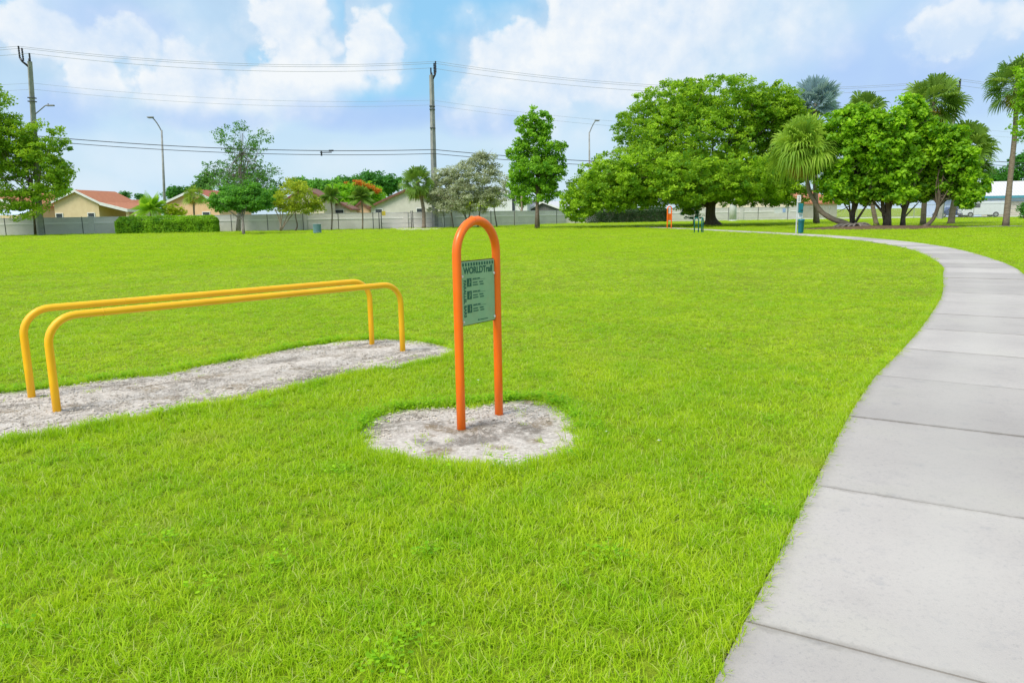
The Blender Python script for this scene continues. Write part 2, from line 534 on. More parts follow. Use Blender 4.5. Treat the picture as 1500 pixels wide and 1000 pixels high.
M['leaf_hedge_dark'] = leaf_mat('leaf_hedge_dark', (.012, .035, .010), (.035, .08, .02), .2)
M['leaf_yellow'] = leaf_mat('leaf_yellow', (.10, .19, .008), (.33, .38, .012), .36)
M['leaf_teal'] = leaf_mat('leaf_teal', (.03, .15, .05), (.09, .29, .10), .36)
M['leaf_weed'] = leaf_mat('leaf_weed', (.08, .20, .006), (.24, .40, .010), .42, gloss=.8)
M['palm_green'] = leaf_mat('palm_green', (.028, .085, .010), (.15, .235, .034), .30)
M['palm_olive'] = leaf_mat('palm_olive', (.045, .11, .012), (.22, .30, .040), .30)
M['palm_pale'] = leaf_mat('palm_pale', (.045, .12, .012), (.24, .345, .035), .33)
M['palm_silver'] = leaf_mat('palm_silver', (.085, .14, .15), (.22, .30, .33), .2)
M['palm_yellow'] = leaf_mat('palm_yellow', (.08, .19, .012), (.22, .36, .02), .36)
M['frond_dead'] = leaf_mat('frond_dead', (.12, .10, .02), (.32, .27, .04), .3)
M['clay'] = tile_mat('clay_tiles', (.42, .145, .07), (.56, .22, .10))
M['red_tile'] = tile_mat('red_tiles', (.40, .10, .055), (.48, .15, .09))
M['brown_roof'] = tile_mat('brown_roof', (.20, .09, .06), (.28, .13, .09))
M['shingle'] = tile_mat('white_shingles', (.58, .57, .60), (.70, .68, .70), 5)
M['grey_roof'] = tile_mat('grey_roof', (.12, .12, .125), (.17, .17, .17), 5)
M['beige'] = pmat('beige_stucco', (.66, .52, .32), (.72, .58, .37), 1.2, .9, .15)
M['peach'] = pmat('peach_stucco', (.74, .48, .28), (.78, .53, .33), 1.2, .9, .15)
M['cream'] = pmat('cream_stucco', (.62, .54, .42), (.68, .60, .48), 1.2, .9, .15)
M['stucco_grey'] = pmat('grey_stucco', (.55, .53, .48), (.61, .59, .54), 1.2, .9, .15)
M['stucco_white'] = pmat('white_stucco', (.70, .72, .76), (.76, .78, .80), 1.2, .9, .1)
M['blue_wall'] = pmat('pale_blue_stucco', (.46, .58, .76), (.53, .64, .80), 1.2, .9, .1)
M['teal_trim'] = pmat('teal_trim', (.06, .26, .34), (.08, .30, .38), 4, .6)
M['trim_white'] = pmat('white_trim', (.76, .77, .78), (.70, .71, .72), 3, .6)
M['trim_brown'] = pmat('brown_trim', (.16, .07, .05), (.20, .09, .06), 3, .7)
M['glass'] = pmat('window_glass', (.03, .04, .05), (.06, .07, .08), 2, .12, spec=.6)
M['awning'] = pmat('blue_awning', (.50, .60, .78), (.58, .66, .82), 2, .7)
M['door_beige'] = pmat('garage_door', (.50, .46, .36), (.55, .51, .41), 2, .7)
M['van_white'] = pmat('van_paint', (.72, .74, .80), (.68, .70, .76), 2, .25, spec=.5)
M['car_blue'] = pmat('car_paint', (.025, .05, .14), (.03, .06, .17), 2, .25, spec=.5)
M['rubber'] = pmat('rubber', (.015, .015, .016), (.03, .03, .03), 9, .8)
M['barrel'] = pmat('barrel_blue_green', (.13, .26, .28), (.18, .32, .33), 5, .6, dirt=(.12, .14, .13))
M['sign_white'] = pmat('sign_white', (.78, .79, .80), (.72, .74, .75), 6, .5)
M['sign_blue'] = pmat('banner_blue', (.28, .42, .80), (.34, .48, .84), 6, .6)
M['sign_dark'] = pmat('dark_ink', (.03, .04, .05), (.05, .06, .07), 6, .6)
M['sign_yellow'] = pmat('sign_yellow', (.70, .52, .06), (.62, .46, .06), 6, .6)
M['road'] = pmat('pale_road', (.55, .52, .46), (.62, .59, .53), .7, .95, .3, 20, dirt=(.42, .39, .34), dscale=.4)
M['hedge_core'] = pmat('hedge_core', (.012, .03, .008), (.02, .045, .012), 5, .95)


# ------------------------------------------------------------------ mesh helpers
def mesh_from(name, V, faces_flat, sizes, mat, smooth=False, tint=None, extra=None):
    me = bpy.data.meshes.new(name)
    V = np.asarray(V, dtype=np.float32)
    me.vertices.add(len(V))
    me.vertices.foreach_set('co', V.ravel())
    fl = np.asarray(faces_flat, dtype=np.int32)
    sz = np.asarray(sizes, dtype=np.int32)
    me.loops.add(len(fl))
    me.loops.foreach_set('vertex_index', fl)
    me.polygons.add(len(sz))
    st = np.zeros(len(sz), dtype=np.int32)
    st[1:] = np.cumsum(sz)[:-1]
    me.polygons.foreach_set('loop_start', st)
    try:
        me.polygons.foreach_set('loop_total', sz)
    except Exception:
        pass
    me.update(calc_edges=True)
    me.polygons.foreach_set('use_smooth', np.full(len(sz), bool(smooth)))
    if tint is not None:
        a = me.attributes.new('tint', 'FLOAT', 'POINT')
        a.data.foreach_set('value', np.asarray(tint, dtype=np.float32))
    if extra:
        for k, arr in extra.items():
            a = me.attributes.new(k, 'FLOAT', 'POINT')
            a.data.foreach_set('value', np.asarray(arr, dtype=np.float32))
    me.validate()
    if mat is not None:
        me.materials.append(mat)
    return me


def link(name, me, parent=None):
    o = bpy.data.objects.new(name, me)
    COL.objects.link(o)
    if parent is not None:
        o.parent = parent
    return o


def tag(o, label=None, cat=None, group=None, kind=None):
    if label:
        o['label'] = label
    if cat:
        o['category'] = cat
    if group:
        o['group'] = group
    if kind:
        o['kind'] = kind
    return o


def thing(name, loc, label, cat, group=None, rz=0.0):
    o = bpy.data.objects.new(name, None)
    COL.objects.link(o)
    o.location = [float(v) for v in loc]
    o.rotation_euler = (0, 0, rz)
    o.empty_display_size = .2
    return tag(o, label, cat, group)


class MB:
    """collects shapes that become ONE mesh"""
    def __init__(self):
        self.v, self.f = [], []

    def raw(self, vs, fs):
        b = len(self.v)
        self.v += [tuple(map(float, p)) for p in vs]
        self.f += [[b + i for i in f] for f in fs]

    def box(self, c, s, rz=0.0):
        cx, cy, cz = c
        hx, hy, hz = s[0] / 2, s[1] / 2, s[2] / 2
        co, si = math.cos(rz), math.sin(rz)
        vs = []
        for z in (-hz, hz):
            for x, y in ((-hx, -hy), (hx, -hy), (hx, hy), (-hx, hy)):
                vs.append((cx + co * x - si * y, cy + si * x + co * y, cz + z))
        self.raw(vs, [(3, 2, 1, 0), (4, 5, 6, 7), (0, 1, 5, 4), (1, 2, 6, 5), (2, 3, 7, 6), (3, 0, 4, 7)])
        return self

    def prism(self, poly, n0, n1):
        """poly: list of 3-D points, extruded from +n0 to +n1 (vectors)"""
        n = len(poly)
        P = [np.array(p, float) for p in poly]
        vs = [p + np.array(n0) for p in P] + [p + np.array(n1) for p in P]
        fs = [tuple(range(n - 1, -1, -1)), tuple(range(n, 2 * n))]
        for i in range(n):
            j = (i + 1) % n
            fs.append((i, j, n + j, n + i))
        self.raw(vs, fs)
        return self

    def tube(self, pts, radii, seg=8, cap=True):
        P = [np.array(p, float) for p in pts]
        if not hasattr(radii, '__len__'):
            radii = [radii] * len(P)
        vs, fs = [], []
        up = None
        for i, p in enumerate(P):
            if i == 0:
                d = P[1] - P[0]
            elif i == len(P) - 1:
                d = P[-1] - P[-2]
            else:
                d = P[i + 1] - P[i - 1]
            d = d / (np.linalg.norm(d) + 1e-9)
            if up is None:
                up = np.array([0, 0, 1.0]) if abs(d[2]) < .9 else np.array([1.0, 0, 0])
            a = up - d * np.dot(up, d)
            a /= np.linalg.norm(a) + 1e-9
            b = np.cross(d, a)
            up = a
            for k in range(seg):
                th = 2 * math.pi * k / seg
                vs.append(p + (a * math.cos(th) + b * math.sin(th)) * radii[i])
        for i in range(len(P) - 1):
            for k in range(seg):
                k2 = (k + 1) % seg
                fs.append((i * seg + k, i * seg + k2, (i + 1) * seg + k2, (i + 1) * seg + k))
        if cap:
            fs.append(tuple(range(seg - 1, -1, -1)))
            o = (len(P) - 1) * seg
            fs.append(tuple(range(o, o + seg)))
        self.raw(vs, fs)
        return self

    def lathe(self, prof, seg=20, c=(0, 0, 0)):
        """prof: list of (r, z)"""
        vs, fs = [], []
        for r, z in prof:
            for k in range(seg):
                th = 2 * math.pi * k / seg
                vs.append((c[0] + r * math.cos(th), c[1] + r * math.sin(th), c[2] + z))
        for i in range(len(prof) - 1):
            for k in range(seg):
                k2 = (k + 1) % seg
                fs.append((i * seg + k, i * seg + k2, (i + 1) * seg + k2, (i + 1) * seg + k))
        self.raw(vs, fs)
        return self

    def build(self, name, mat, parent=None, smooth=False, bevel=0.0):
        sizes = [len(f) for f in self.f]
        flat = [i for f in self.f for i in f]
        me = mesh_from(name, np.array(self.v), flat, sizes, mat, smooth)
        o = link(name, me, parent)
        if bevel:
            md = o.modifiers.new('bevel', 'BEVEL')
            md.width = bevel
            md.segments = 2
            md.limit_method = 'ANGLE'
        return o


def bez(p0, p1, p2, n=8):
    p0, p1, p2 = map(lambda p: np.array(p, float), (p0, p1, p2))
    return [(1 - t) ** 2 * p0 + 2 * (1 - t) * t * p1 + t * t * p2 for t in np.linspace(0, 1, n)]


def smooth_path(pts, n=6):
    """Catmull-Rom through the points"""
    P = [np.array(p, float) for p in pts]
    P = [2 * P[0] - P[1]] + P + [2 * P[-1] - P[-2]]
    out = []
    for i in range(1, len(P) - 2):
        a, b, c, d = P[i - 1], P[i], P[i + 1], P[i + 2]
        for t in np.linspace(0, 1, n, endpoint=False):
            out.append(.5 * ((2 * b) + (c - a) * t + (2 * a - 5 * b + 4 * c - d) * t * t + (3 * b - a - 3 * c + d) * t ** 3))
    out.append(P[-2])
    return out


def inside(poly, X, Y):
    poly = np.asarray(poly)[:, :2]
    res = np.zeros(len(X), bool)
    n = len(poly)
    for i in range(n):
        x0, y0 = poly[i]
        x1, y1 = poly[(i + 1) % n]
        c = ((y0 > Y) != (y1 > Y)) & (X < (x1 - x0) * (Y - y0) / ((y1 - y0) + 1e-12) + x0)
        res ^= c
    return res


def edge_dist(line, X, Y):
    line = np.asarray(line)[:, :2]
    d = np.full(len(X), 1e9)
    for i in range(len(line) - 1):
        a, b = line[i], line[i + 1]
        ab = b - a
        t = np.clip(((X - a[0]) * ab[0] + (Y - a[1]) * ab[1]) / (ab @ ab + 1e-12), 0, 1)
        d = np.minimum(d, np.hypot(X - a[0] - t * ab[0], Y - a[1] - t * ab[1]))
    return d


def vnoise(X, Y, scale, seed):
    rs = np.random.RandomState(seed)
    tab = rs.rand(64, 64)
    out = np.zeros(len(X))
    amp, tot = 1.0, 0.0
    for o in range(3):
        x, y = X * scale, Y * scale
        xi, yi = np.floor(x).astype(int), np.floor(y).astype(int)
        fx, fy = x - xi, y - yi
        fx, fy = fx * fx * (3 - 2 * fx), fy * fy * (3 - 2 * fy)
        g = lambda a, b: tab[a % 64, b % 64]
        v = (g(xi, yi) * (1 - fx) + g(xi + 1, yi) * fx) * (1 - fy) + (g(xi, yi + 1) * (1 - fx) + g(xi + 1, yi + 1) * fx) * fy
        out += v * amp
        tot += amp
        amp *= .5
        scale *= 2.1
    return out / tot


# ------------------------------------------------------------------ ground
b = MB()
b.raw([(-900, -60, 0), (900, -60, 0), (900, 1500, 0), (-900, 1500, 0)], [(0, 1, 2, 3)])
tag(b.build('lawn', M['lawn']), kind='structure')

# --- sidewalk
edge_left = [(-2.35, -2.6), (-.62, .05), (.70, 2.25), (1.63, 3.82), (2.38, 5.08), (3.24, 6.42), (3.99, 7.47), (5.0, 8.92),
             (6.52, 11.21), (7.61, 12.94), (9.35, 15.94), (10.95, 18.72), (12.3, 21.6), (13.4, 24.2), (14.6, 27.4),
             (15.6, 31.0), (16.3, 35.0), (16.6, 39.5), (16.45, 44.0), (15.9, 49.0), (15.1, 54.5), (14.3, 61.0), (13.3, 68.0),
             (12.0, 76.0)]
EL = smooth_path([p + (0,) for p in edge_left], 8)
s_acc = [0.0]
for i in range(1, len(EL)):
    s_acc.append(s_acc[-1] + np.linalg.norm(EL[i] - EL[i - 1]))
s_acc = np.array(s_acc)
ELa = np.array(EL)


def el_at(s):
    return np.array([np.interp(s, s_acc, ELa[:, 0]), np.interp(s, s_acc, ELa[:, 1])])


PW = 1.52
j0 = s_acc[np.argmin(np.hypot(ELa[:, 0] - .82, ELa[:, 1] - 2.47))]
SLAB = 1.56
rs = np.random.RandomState(5)
V, Fc, S, T, TA, TL = [], [], [], [], [], []
k = int(-(j0) // SLAB)
s = j0 + k * SLAB
edge_right = []
TOP = .022
while s < s_acc[-1] - SLAB:
    if s >= 0:
        nsub = 5
        ss = np.linspace(s + .006, s + SLAB - .006, nsub)
        row = []
        for q in ss:
            p = el_at(q)
            d = el_at(q + .05) - el_at(q - .05)
            d /= np.linalg.norm(d)
            nrm = np.array([d[1], -d[0]])
            row.append((p, p + nrm * PW))
            edge_right.append(p + nrm * PW)
        tn = rs.rand()
        base = len(V)
        dz = rs.uniform(-.0035, .0035)
        for qi, (l, r) in enumerate(row):
            for z in (-.06, TOP + dz):
                V.append((l[0], l[1], z))
                V.append((r[0], r[1], z))
                T += [tn, tn]
                TA += [0, 1]
                TL += [qi / (nsub - 1)] * 2
        for i in range(nsub - 1):
            a = base + i * 4
            c = a + 4
            for f in ((a + 2, a + 3, c + 3, c + 2), (a, a + 2, c + 2, c), (a + 3, a + 1, c + 1, c + 3)):
                Fc += f
                S.append(4)
        e = base + (nsub - 1) * 4
        Fc += (base, base + 1, base + 3, base + 2)
        S.append(4)
        Fc += (e + 1, e, e + 2, e + 3)
        S.append(4)
    s += SLAB
tag(link('sidewalk', mesh_from('sidewalk', V, Fc, S, M['concrete'], tint=T, extra={'across': TA, 'lengthwise': TL})), kind='structure')
edge_right = np.array(edge_right)
path_poly = np.vstack([ELa[:, :2], edge_right[::-1]])
# dark soil bed showing in the joints
b = MB()
bed_l = ELa[::4, :2]
nn = []
for i in range(len(bed_l)):
    d = bed_l[min(i + 1, len(bed_l) - 1)] - bed_l[max(i - 1, 0)]
    d /= np.linalg.norm(d)
    nn.append(np.array([d[1], -d[0]]))
vs = []
for p, n_ in zip(bed_l, nn):
    vs += [(p[0] - n_[0] * .012, p[1] - n_[1] * .012, .010), (p[0] + n_[0] * (PW + .012), p[1] + n_[1] * (PW + .012), .010)]
b.raw(vs, [(2 * i, 2 * i + 1, 2 * i + 3, 2 * i + 2) for i in range(len(bed_l) - 1)])
tag(b.build('path_bed', M['soil']), kind='structure')


# --- sand patches
def grow(poly_px, front=0.0):
    return np.array([G(*p)[:2] for p in poly_px])


sign_patch = grow([(528, 640), (548, 617), (586, 603), (640, 599), (672, 598), (722, 592), (765, 588), (800, 591), (822, 602),
                   (838, 620), (846, 644), (832, 668), (790, 680), (740, 687), (690, 689), (640, 683), (586, 672), (540, 658)])
bars_patch = grow([(-90, 592), (-40, 582), (0, 577), (60, 572), (110, 565), (160, 557), (240, 549), (300, 537), (370, 523),
                   (430, 511), (490, 502), (560, 498), (610, 501), (645, 508), (662, 514), (642, 527), (600, 537), (560, 542),
                   (500, 552), (440, 566), (380, 581), (300, 595), (220, 612), (150, 625), (80, 638), (0, 650), (-80, 664),
                   (-150, 640)])


def patch_mesh(name, poly, rise, seed):
    c = poly.mean(axis=0)
    dense = []
    n = len(poly)
    sp = smooth_path([tuple(p) + (0,) for p in list(poly) + [poly[0]]], 5)[:-1]
    R = 9
    rs = np.random.RandomState(seed)
    V, Fc, S = [(c[0], c[1], .02 + rise)], [], []
    N = len(sp)
    for k in range(1, R + 1):
        f = k / R
        for p in sp:
            q = c + (p[:2] - c) * f * 1.03
            z = .006 + rise * max(0, 1 - f ** 2) + (rs.rand() - .3) * .014 * (k < R)
            V.append((q[0], q[1], max(z, .005)))
    for i in range(N):
        Fc += (0, 1 + i, 1 + (i + 1) % N)
        S.append(3)
    for k in range(R - 1):
        for i in range(N):
            a, b2 = 1 + k * N + i, 1 + k * N + (i + 1) % N
            Fc += (a, a + N, b2 + N, b2)
            S.append(4)
    return tag(link(name, mesh_from(name, V, Fc, S, M['sand'], True)), kind='structure')


patch_mesh('sand_patch', sign_patch, .006, 1)
patch_mesh('sand_patch', bars_patch, .005, 2)

# --- loose shell stones
rs = np.random.RandomState(11)
ico = np.array([(1, 0, 0), (-1, 0, 0), (0, 1, 0), (0, -1, 0), (0, 0, .6), (0, 0, -.6)], float)
icof = np.array([(0, 2, 4), (2, 1, 4), (1, 3, 4), (3, 0, 4), (2, 0, 5), (1, 2, 5), (3, 1, 5), (0, 3, 5)])
V, Fc = [], []
cnt = 0


for poly, num in ((sign_patch, 1500), (bars_patch, 11000)):
    lo, hi = poly.min(0), poly.max(0)
    P = rs.rand(num * 4, 2) * (hi - lo) + lo
    ok = inside(poly, P[:, 0], P[:, 1]) & (vnoise(P[:, 0], P[:, 1], 2.2, 3) > (.44 if num < 5000 else .36))
    P = P[ok][:num]
    for p in P:
        r = .004 + rs.rand() ** 4 * .011
        d_ = 0 if num < 5000 else .3
        a = rs.rand() * 6.28
        co, si = math.cos(a), math.sin(a)
        q = ico * (r * rs.uniform(.7, 1.3, 3)) * rs.uniform(.85, 1.15, (6, 1))
        V.append(np.stack([p[0] + co * q[:, 0] - si * q[:, 1], p[1] + si * q[:, 0] + co * q[:, 1],
                           q[:, 2] + .008 + (.008 if num < 5000 else .006) * max(0, 1 - (d_ / .9) ** 2) + rs.rand() * .006], 1))
        Fc.append(icof + cnt * 6)
        cnt += 1
V = np.vstack(V)
Fc = np.vstack(Fc)
tag(link('gravel', mesh_from('gravel', V, Fc.ravel(), [3] * len(Fc), M['gravel'])), 'loose pale shell stones on the bare sand',
    'gravel', kind='stuff')

# --- mulch bed under the clump of trees
rs = np.random.RandomState(8)
mc = G(1288, 334.6)[:2]
mulch_poly = np.array([(mc[0] + math.cos(a) * 6.2 * rs.uniform(.9, 1.1), mc[1] + math.sin(a) * 3.4 * rs.uniform(.85, 1.1))
                       for a in np.linspace(0, 2 * math.pi, 26, endpoint=False)])
V, Fc, S = [(mc[0], mc[1], .20)], [], []
for f, z in ((.35, .17), (.7, .10), (1, .012)):
    for p in mulch_poly:
        q = mc + (p - mc) * f
        V.append((q[0], q[1], z + (rs.rand() * .05 if f < 1 else 0)))
for i in range(26):
    Fc += (0, 1 + i, 1 + (i + 1) % 26)
    S.append(3)
    for k in range(2):
        a, c = 1 + k * 26 + i, 1 + k * 26 + (i + 1) % 26
        Fc += (a, a + 26, c + 26, c)
        S.append(4)
tag(link('mulch_bed', mesh_from('mulch_bed', V, Fc, S, M['mulch'], True)), kind='structure')

# --- far road with kerb, concrete apron at the gate, slab by the right-hand palm
b = MB()
rp = [(34, 111.5), (140, 90), (150, 104), (36, 124)]
b.raw([(x, y, .02) for x, y in rp], [(0, 1, 2, 3)])
tag(b.build('road', M['road']), kind='structure')
b = MB()
d = np.array([106, -21.5])
L_ = np.linalg.norm(d)
b.box((87, 100.6, .06), (L_, .16, .12), math.atan2(d[1], d[0]))
tag(b.build('kerb', M['pole_pale']), kind='structure')
b = MB()
gp = [G(565, 335.0), G(650, 333.2), G(640, 336.3), G(590, 337.2)]
b.raw([(p[0], p[1], .02) for p in gp], [(3, 2, 1, 0)])
tag(b.build('gate_apron', M['road']), kind='structure')
b = MB()
b.box((35.3, 54.4, .03), (3.6, .9, .06), .05)
tag(b.build('ground_slab', M['concrete']), kind='structure')


# ------------------------------------------------------------------ grass
def tuft(name, seed, n, rad, hmin, hmax, wid, lean, flat=False):
    rs = np.random.RandomState(seed)
    V, Fc, S, T, AL = [], [], [], [], []
    for i in range(n):
        a = rs.rand() * 6.283
        r = rad * math.sqrt(rs.rand())
        p = np.array([math.cos(a) * r, math.sin(a) * r, -.004])
        h = rs.uniform(hmin, hmax) * (1 if rs.rand() < .85 else 1.35)
        da = rs.rand() * 6.283
        dv = np.array([math.cos(da), math.sin(da), 0])
        le = lean * rs.uniform(.15, 1.3)
        sd = np.array([-dv[1], dv[0], 0])
        tw = rs.uniform(-.8, .8)
        sd = sd * math.cos(tw) + dv * math.sin(tw)
        w = wid * rs.uniform(.7, 1.25)
        tn = rs.rand()
        b0 = len(V)
        for f, wf in ((0, .8), (.38, 1.0), (.74, .72)):
            c = p + dv * (le * h * f ** 1.8) + np.array([0, 0, h * (f - .30 * le * f * f)])
            V.append(c - sd * w * wf * .5)
            V.append(c + sd * w * wf * .5)
            T += [tn, tn]
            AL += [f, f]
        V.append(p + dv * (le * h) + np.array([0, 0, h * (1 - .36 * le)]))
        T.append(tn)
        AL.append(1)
        for f in ((b0, b0 + 1, b0 + 3, b0 + 2), (b0 + 2, b0 + 3, b0 + 5, b0 + 4)):
            Fc += f
            S.append(4)
        Fc += (b0 + 4, b0 + 5, b0 + 6)
        S.append(3)
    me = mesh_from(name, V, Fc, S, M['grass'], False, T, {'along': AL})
    return bpy.data.objects.new(name, me)


gcol = bpy.data.collections.new('grass_tufts')
NV = 6
for i in range(NV):                                  # near turf
    gcol.objects.link(tuft('grass_tuft_%02d' % i, 20 + i, 18, .045, .026, .062, .0036, 1.05))
for i in range(3):                                   # far turf, wider clumps
    gcol.objects.link(tuft('grass_tuft_%02d' % (NV + i), 40 + i, 34, .17, .035, .062, .012, .8))


def make_grass():
    rs = np.random.RandomState(77)
    PX, PY, SC_, IDX, HS = [], [], [], [], []
    HALF = math.radians(41)
    zones = [(1.2, 4.5, 760, 1.0, 0), (4.5, 8, 520, 1.05, 0), (8, 14, 250, 1.3, 0), (14, 24, 95, 1.75, 0), (24, 42, 30, 1.1, 1),
             (42, 66, 11, 1.5, 1), (66, 118, 3.4, 2.3, 1)]
    for r0, r1, dens, sc, far in zones:
        area = HALF * (r1 ** 2 - r0 ** 2)
        n = int(area * dens)
        r = np.sqrt(rs.rand(n) * (r1 ** 2 - r0 ** 2) + r0 ** 2)
        a = (rs.rand(n) * 2 - 1) * HALF
        x, y = r * np.sin(a), r * np.cos(a)
        PX.append(x)
        PY.append(y)
        SC_.append(np.full(n, sc) * rs.uniform(.8, 1.25, n))
        HS.append(np.full(n, 1.0))
        IDX.append(rs.randint(0, NV, n) if not far else NV + rs.randint(0, 3, n))
    # strip beside the camera so the ground is grown when seen from a step aside
    for x0, x1, y0, y1, n in ((-6, 4, -2, 2.4, 15000), (1.5, 10, 1.5, 10, 24000), (-9, -3, 1.5, 8, 14000)):
        x, y = rs.uniform(x0, x1, n), rs.uniform(y0, y1, n)
        out = (np.abs(np.arctan2(x, y)) > HALF) | (np.hypot(x, y) < 1.2)
        x, y = x[out], y[out]
        n = len(x)
        PX.append(x)
        PY.append(y)
        SC_.append(np.full(n, 1.2))
        HS.append(np.full(n, 1.0))
        IDX.append(rs.randint(0, NV, n))
    # long fringe along the path edge and round the sand
    for line, n, spread in ((ELa[:, :2], 5200, .05), (np.vstack([edge_right]), 2500, .05)):
        seg = rs.rand(n) ** 1.6
        s = .5 + seg * 34
        pts = np.array([el_at(v) for v in s])
        dd = np.array([el_at(v + .05) - el_at(v - .05) for v in s])
        dd /= np.linalg.norm(dd, axis=1)[:, None]
        nr = np.stack([dd[:, 1], -dd[:, 0]], 1)
        off = -np.abs(rs.randn(n)) * spread - .012 if n > 3000 else PW + np.abs(rs.randn(n)) * spread + .012
        q = pts + nr * np.asarray(off)[:, None]
        PX.append(q[:, 0])
        PY.append(q[:, 1])
        SC_.append(rs.uniform(.8, 1.2, n))
        HS.append(rs.uniform(.9, 1.5, n))
        IDX.append(rs.randint(0, NV, n))
    for poly, n in ((sign_patch, 900), (bars_patch, 1800)):
        cl = np.vstack([poly, poly[:1]])
        sl = np.cumsum([0] + list(np.linalg.norm(np.diff(cl, axis=0), axis=1)))
        s = rs.rand(n) * sl[-1]
        q = np.stack([np.interp(s, sl, cl[:, 0]), np.interp(s, sl, cl[:, 1])], 1)
        c = poly.mean(0)
        dv = q - c
        dv /= np.linalg.norm(dv, axis=1)[:, None]
        q = q + dv * (.05 + np.abs(rs.randn(n)) * .06)[:, None]
        PX.append(q[:, 0])
        PY.append(q[:, 1])
        SC_.append(rs.uniform(.8, 1.2, n))
        HS.append(rs.uniform(1.0, 1.5, n))
        IDX.append(rs.randint(0, NV, n))
    X, Y = np.concatenate(PX), np.concatenate(PY)
    SCA, HSA, ID = np.concatenate(SC_), np.concatenate(HS), np.concatenate(IDX)
    keep = ~inside(path_poly, X, Y)
    wob = (vnoise(X, Y, 5.0, 9) - .5) * .36
    for poly in (sign_patch, bars_patch):
        c = poly.mean(0)
        cl = np.vstack([poly, poly[:1]])
        ins = inside(poly, X, Y)
        d = edge_dist(cl, X, Y)
        strag = rs.rand(len(X)) < .03
        keep &= ~(np.where(ins, d, -d) + wob > 0.02) | (strag & ins & (d < .45))
    keep &= ~(inside(mulch_poly, X, Y))
    keep &= ~inside(np.array(rp), X, Y)
    # worn thin spots
    thin = vnoise(X, Y, .9, 21)
    keep &= (rs.rand(len(X)) < np.clip(1.35 - 1.3 * np.clip(thin - .45, 0, 1) * 2, .45, 1))
    X, Y, SCA, HSA, ID = X[keep], Y[keep], SCA[keep], HSA[keep], ID[keep]
    H = HSA * (.72 + .62 * vnoise(X, Y, .8, 31)) * rs.uniform(.8, 1.2, len(X))
    # lusher rim behind the sand
    for poly in (sign_patch, bars_patch):
        d = edge_dist(np.vstack([poly, poly[:1]]), X, Y)
        H *= 1 + .45 * np.exp(-(d / .25) ** 2)
    dist = np.hypot(X, Y)
    H *= np.interp(dist, [0, 4.5, 8, 25, 60], [1.0, .95, .66, .62, .75])
    n = len(X)
    me = bpy.data.meshes.new('grass')
    me.vertices.add(n)
    co = np.zeros((n, 3), np.float32)
    co[:, 0], co[:, 1] = X, Y
    me.vertices.foreach_set('co', co.ravel())
    a = me.attributes.new('tilt', 'FLOAT_VECTOR', 'POINT')
    rot = np.zeros((n, 3), np.float32)
    rot[:, 0] = rs.randn(n) * .16
    rot[:, 1] = rs.randn(n) * .16
    rot[:, 2] = rs.rand(n) * 6.283
    a.data.foreach_set('vector', rot.ravel())
    a = me.attributes.new('size', 'FLOAT_VECTOR', 'POINT')
    sz = np.stack([SCA, SCA, H * np.where(ID >= NV, 1.0, 1.0)], 1).astype(np.float32)
    a.data.foreach_set('vector', sz.ravel())
    a = me.attributes.new('pick', 'INT', 'POINT')
    a.data.foreach_set('value', ID.astype(np.int32))
    o = link('grass', me)
    tag(o, 'mown bright green grass covering the park field', 'grass', kind='stuff')
    ng = bpy.data.node_groups.new('grow_grass', 'GeometryNodeTree')
    ng.interface.new_socket('Geometry', in_out='INPUT', socket_type='NodeSocketGeometry')
    ng.interface.new_socket('Geometry', in_out='OUTPUT', socket_type='NodeSocketGeometry')
    nd = ng.nodes
    gi, go = nd.new('NodeGroupInput'), nd.new('NodeGroupOutput')
    ci = nd.new('GeometryNodeCollectionInfo')
    ci.inputs['Collection'].default_value = gcol
    ci.inputs['Separate Children'].default_value = True
    ci.inputs['Reset Children'].default_value = True
    ip = nd.new('GeometryNodeInstanceOnPoints')
    ip.inputs['Pick Instance'].default_value = True

    def named(nm, ty):
        x = nd.new('GeometryNodeInputNamedAttribute')
        x.data_type = ty
        x.inputs['Name'].default_value = nm
        return x.outputs['Attribute']
    e2r = nd.new('FunctionNodeEulerToRotation')
    L = ng.links
    L.new(gi.outputs[0], ip.inputs['Points'])
    L.new(ci.outputs[0], ip.inputs['Instance'])
    L.new(named('pick', 'INT'), ip.inputs['Instance Index'])
    L.new(named('tilt', 'FLOAT_VECTOR'), e2r.inputs[0])
    L.new(e2r.outputs[0], ip.inputs['Rotation'])
    L.new(named('size', 'FLOAT_VECTOR'), ip.inputs['Scale'])
    L.new(ip.outputs[0], go.inputs[0])
    md = o.modifiers.new('grow', 'NODES')
    md.node_group = ng
    print('grass tufts', n)
    return X, Y


make_grass()

# broad-leaved weeds hugging the sand edges
rs = np.random.RandomState(51)
V, T = [], []
spots = []
for poly, n, side in ((sign_patch, 150, 1), (bars_patch, 220, 1)):
    cl = np.vstack([poly, poly[:1]])
    sl = np.cumsum([0] + list(np.linalg.norm(np.diff(cl, axis=0), axis=1)))
    c = poly.mean(0)
    for _ in range(n):
        s = rs.rand() * sl[-1]
        q = np.array([np.interp(s, sl, cl[:, 0]), np.interp(s, sl, cl[:, 1])])
        if q[1] < c[1] - .1 + (q[0] - c[0]) * (.0 if n < 200 else .9) and rs.rand() < .8:
            continue
        dv = (q - c) / np.linalg.norm(q - c)
        spots.append(q + dv * (.01 + abs(rs.randn()) * .06))
for _ in range(230):
    r_, a_ = math.sqrt(rs.uniform(5, 230)), rs.uniform(-.68, .6)
    q = np.array([r_ * math.sin(a_), r_ * math.cos(a_)])
    if vnoise(q[:1], q[1:], .5, 14)[0] > .42 and not inside(sign_patch, q[:1], q[1:])[0] and not inside(bars_patch, q[:1], q[1:])[0]:
        spots.append(q)
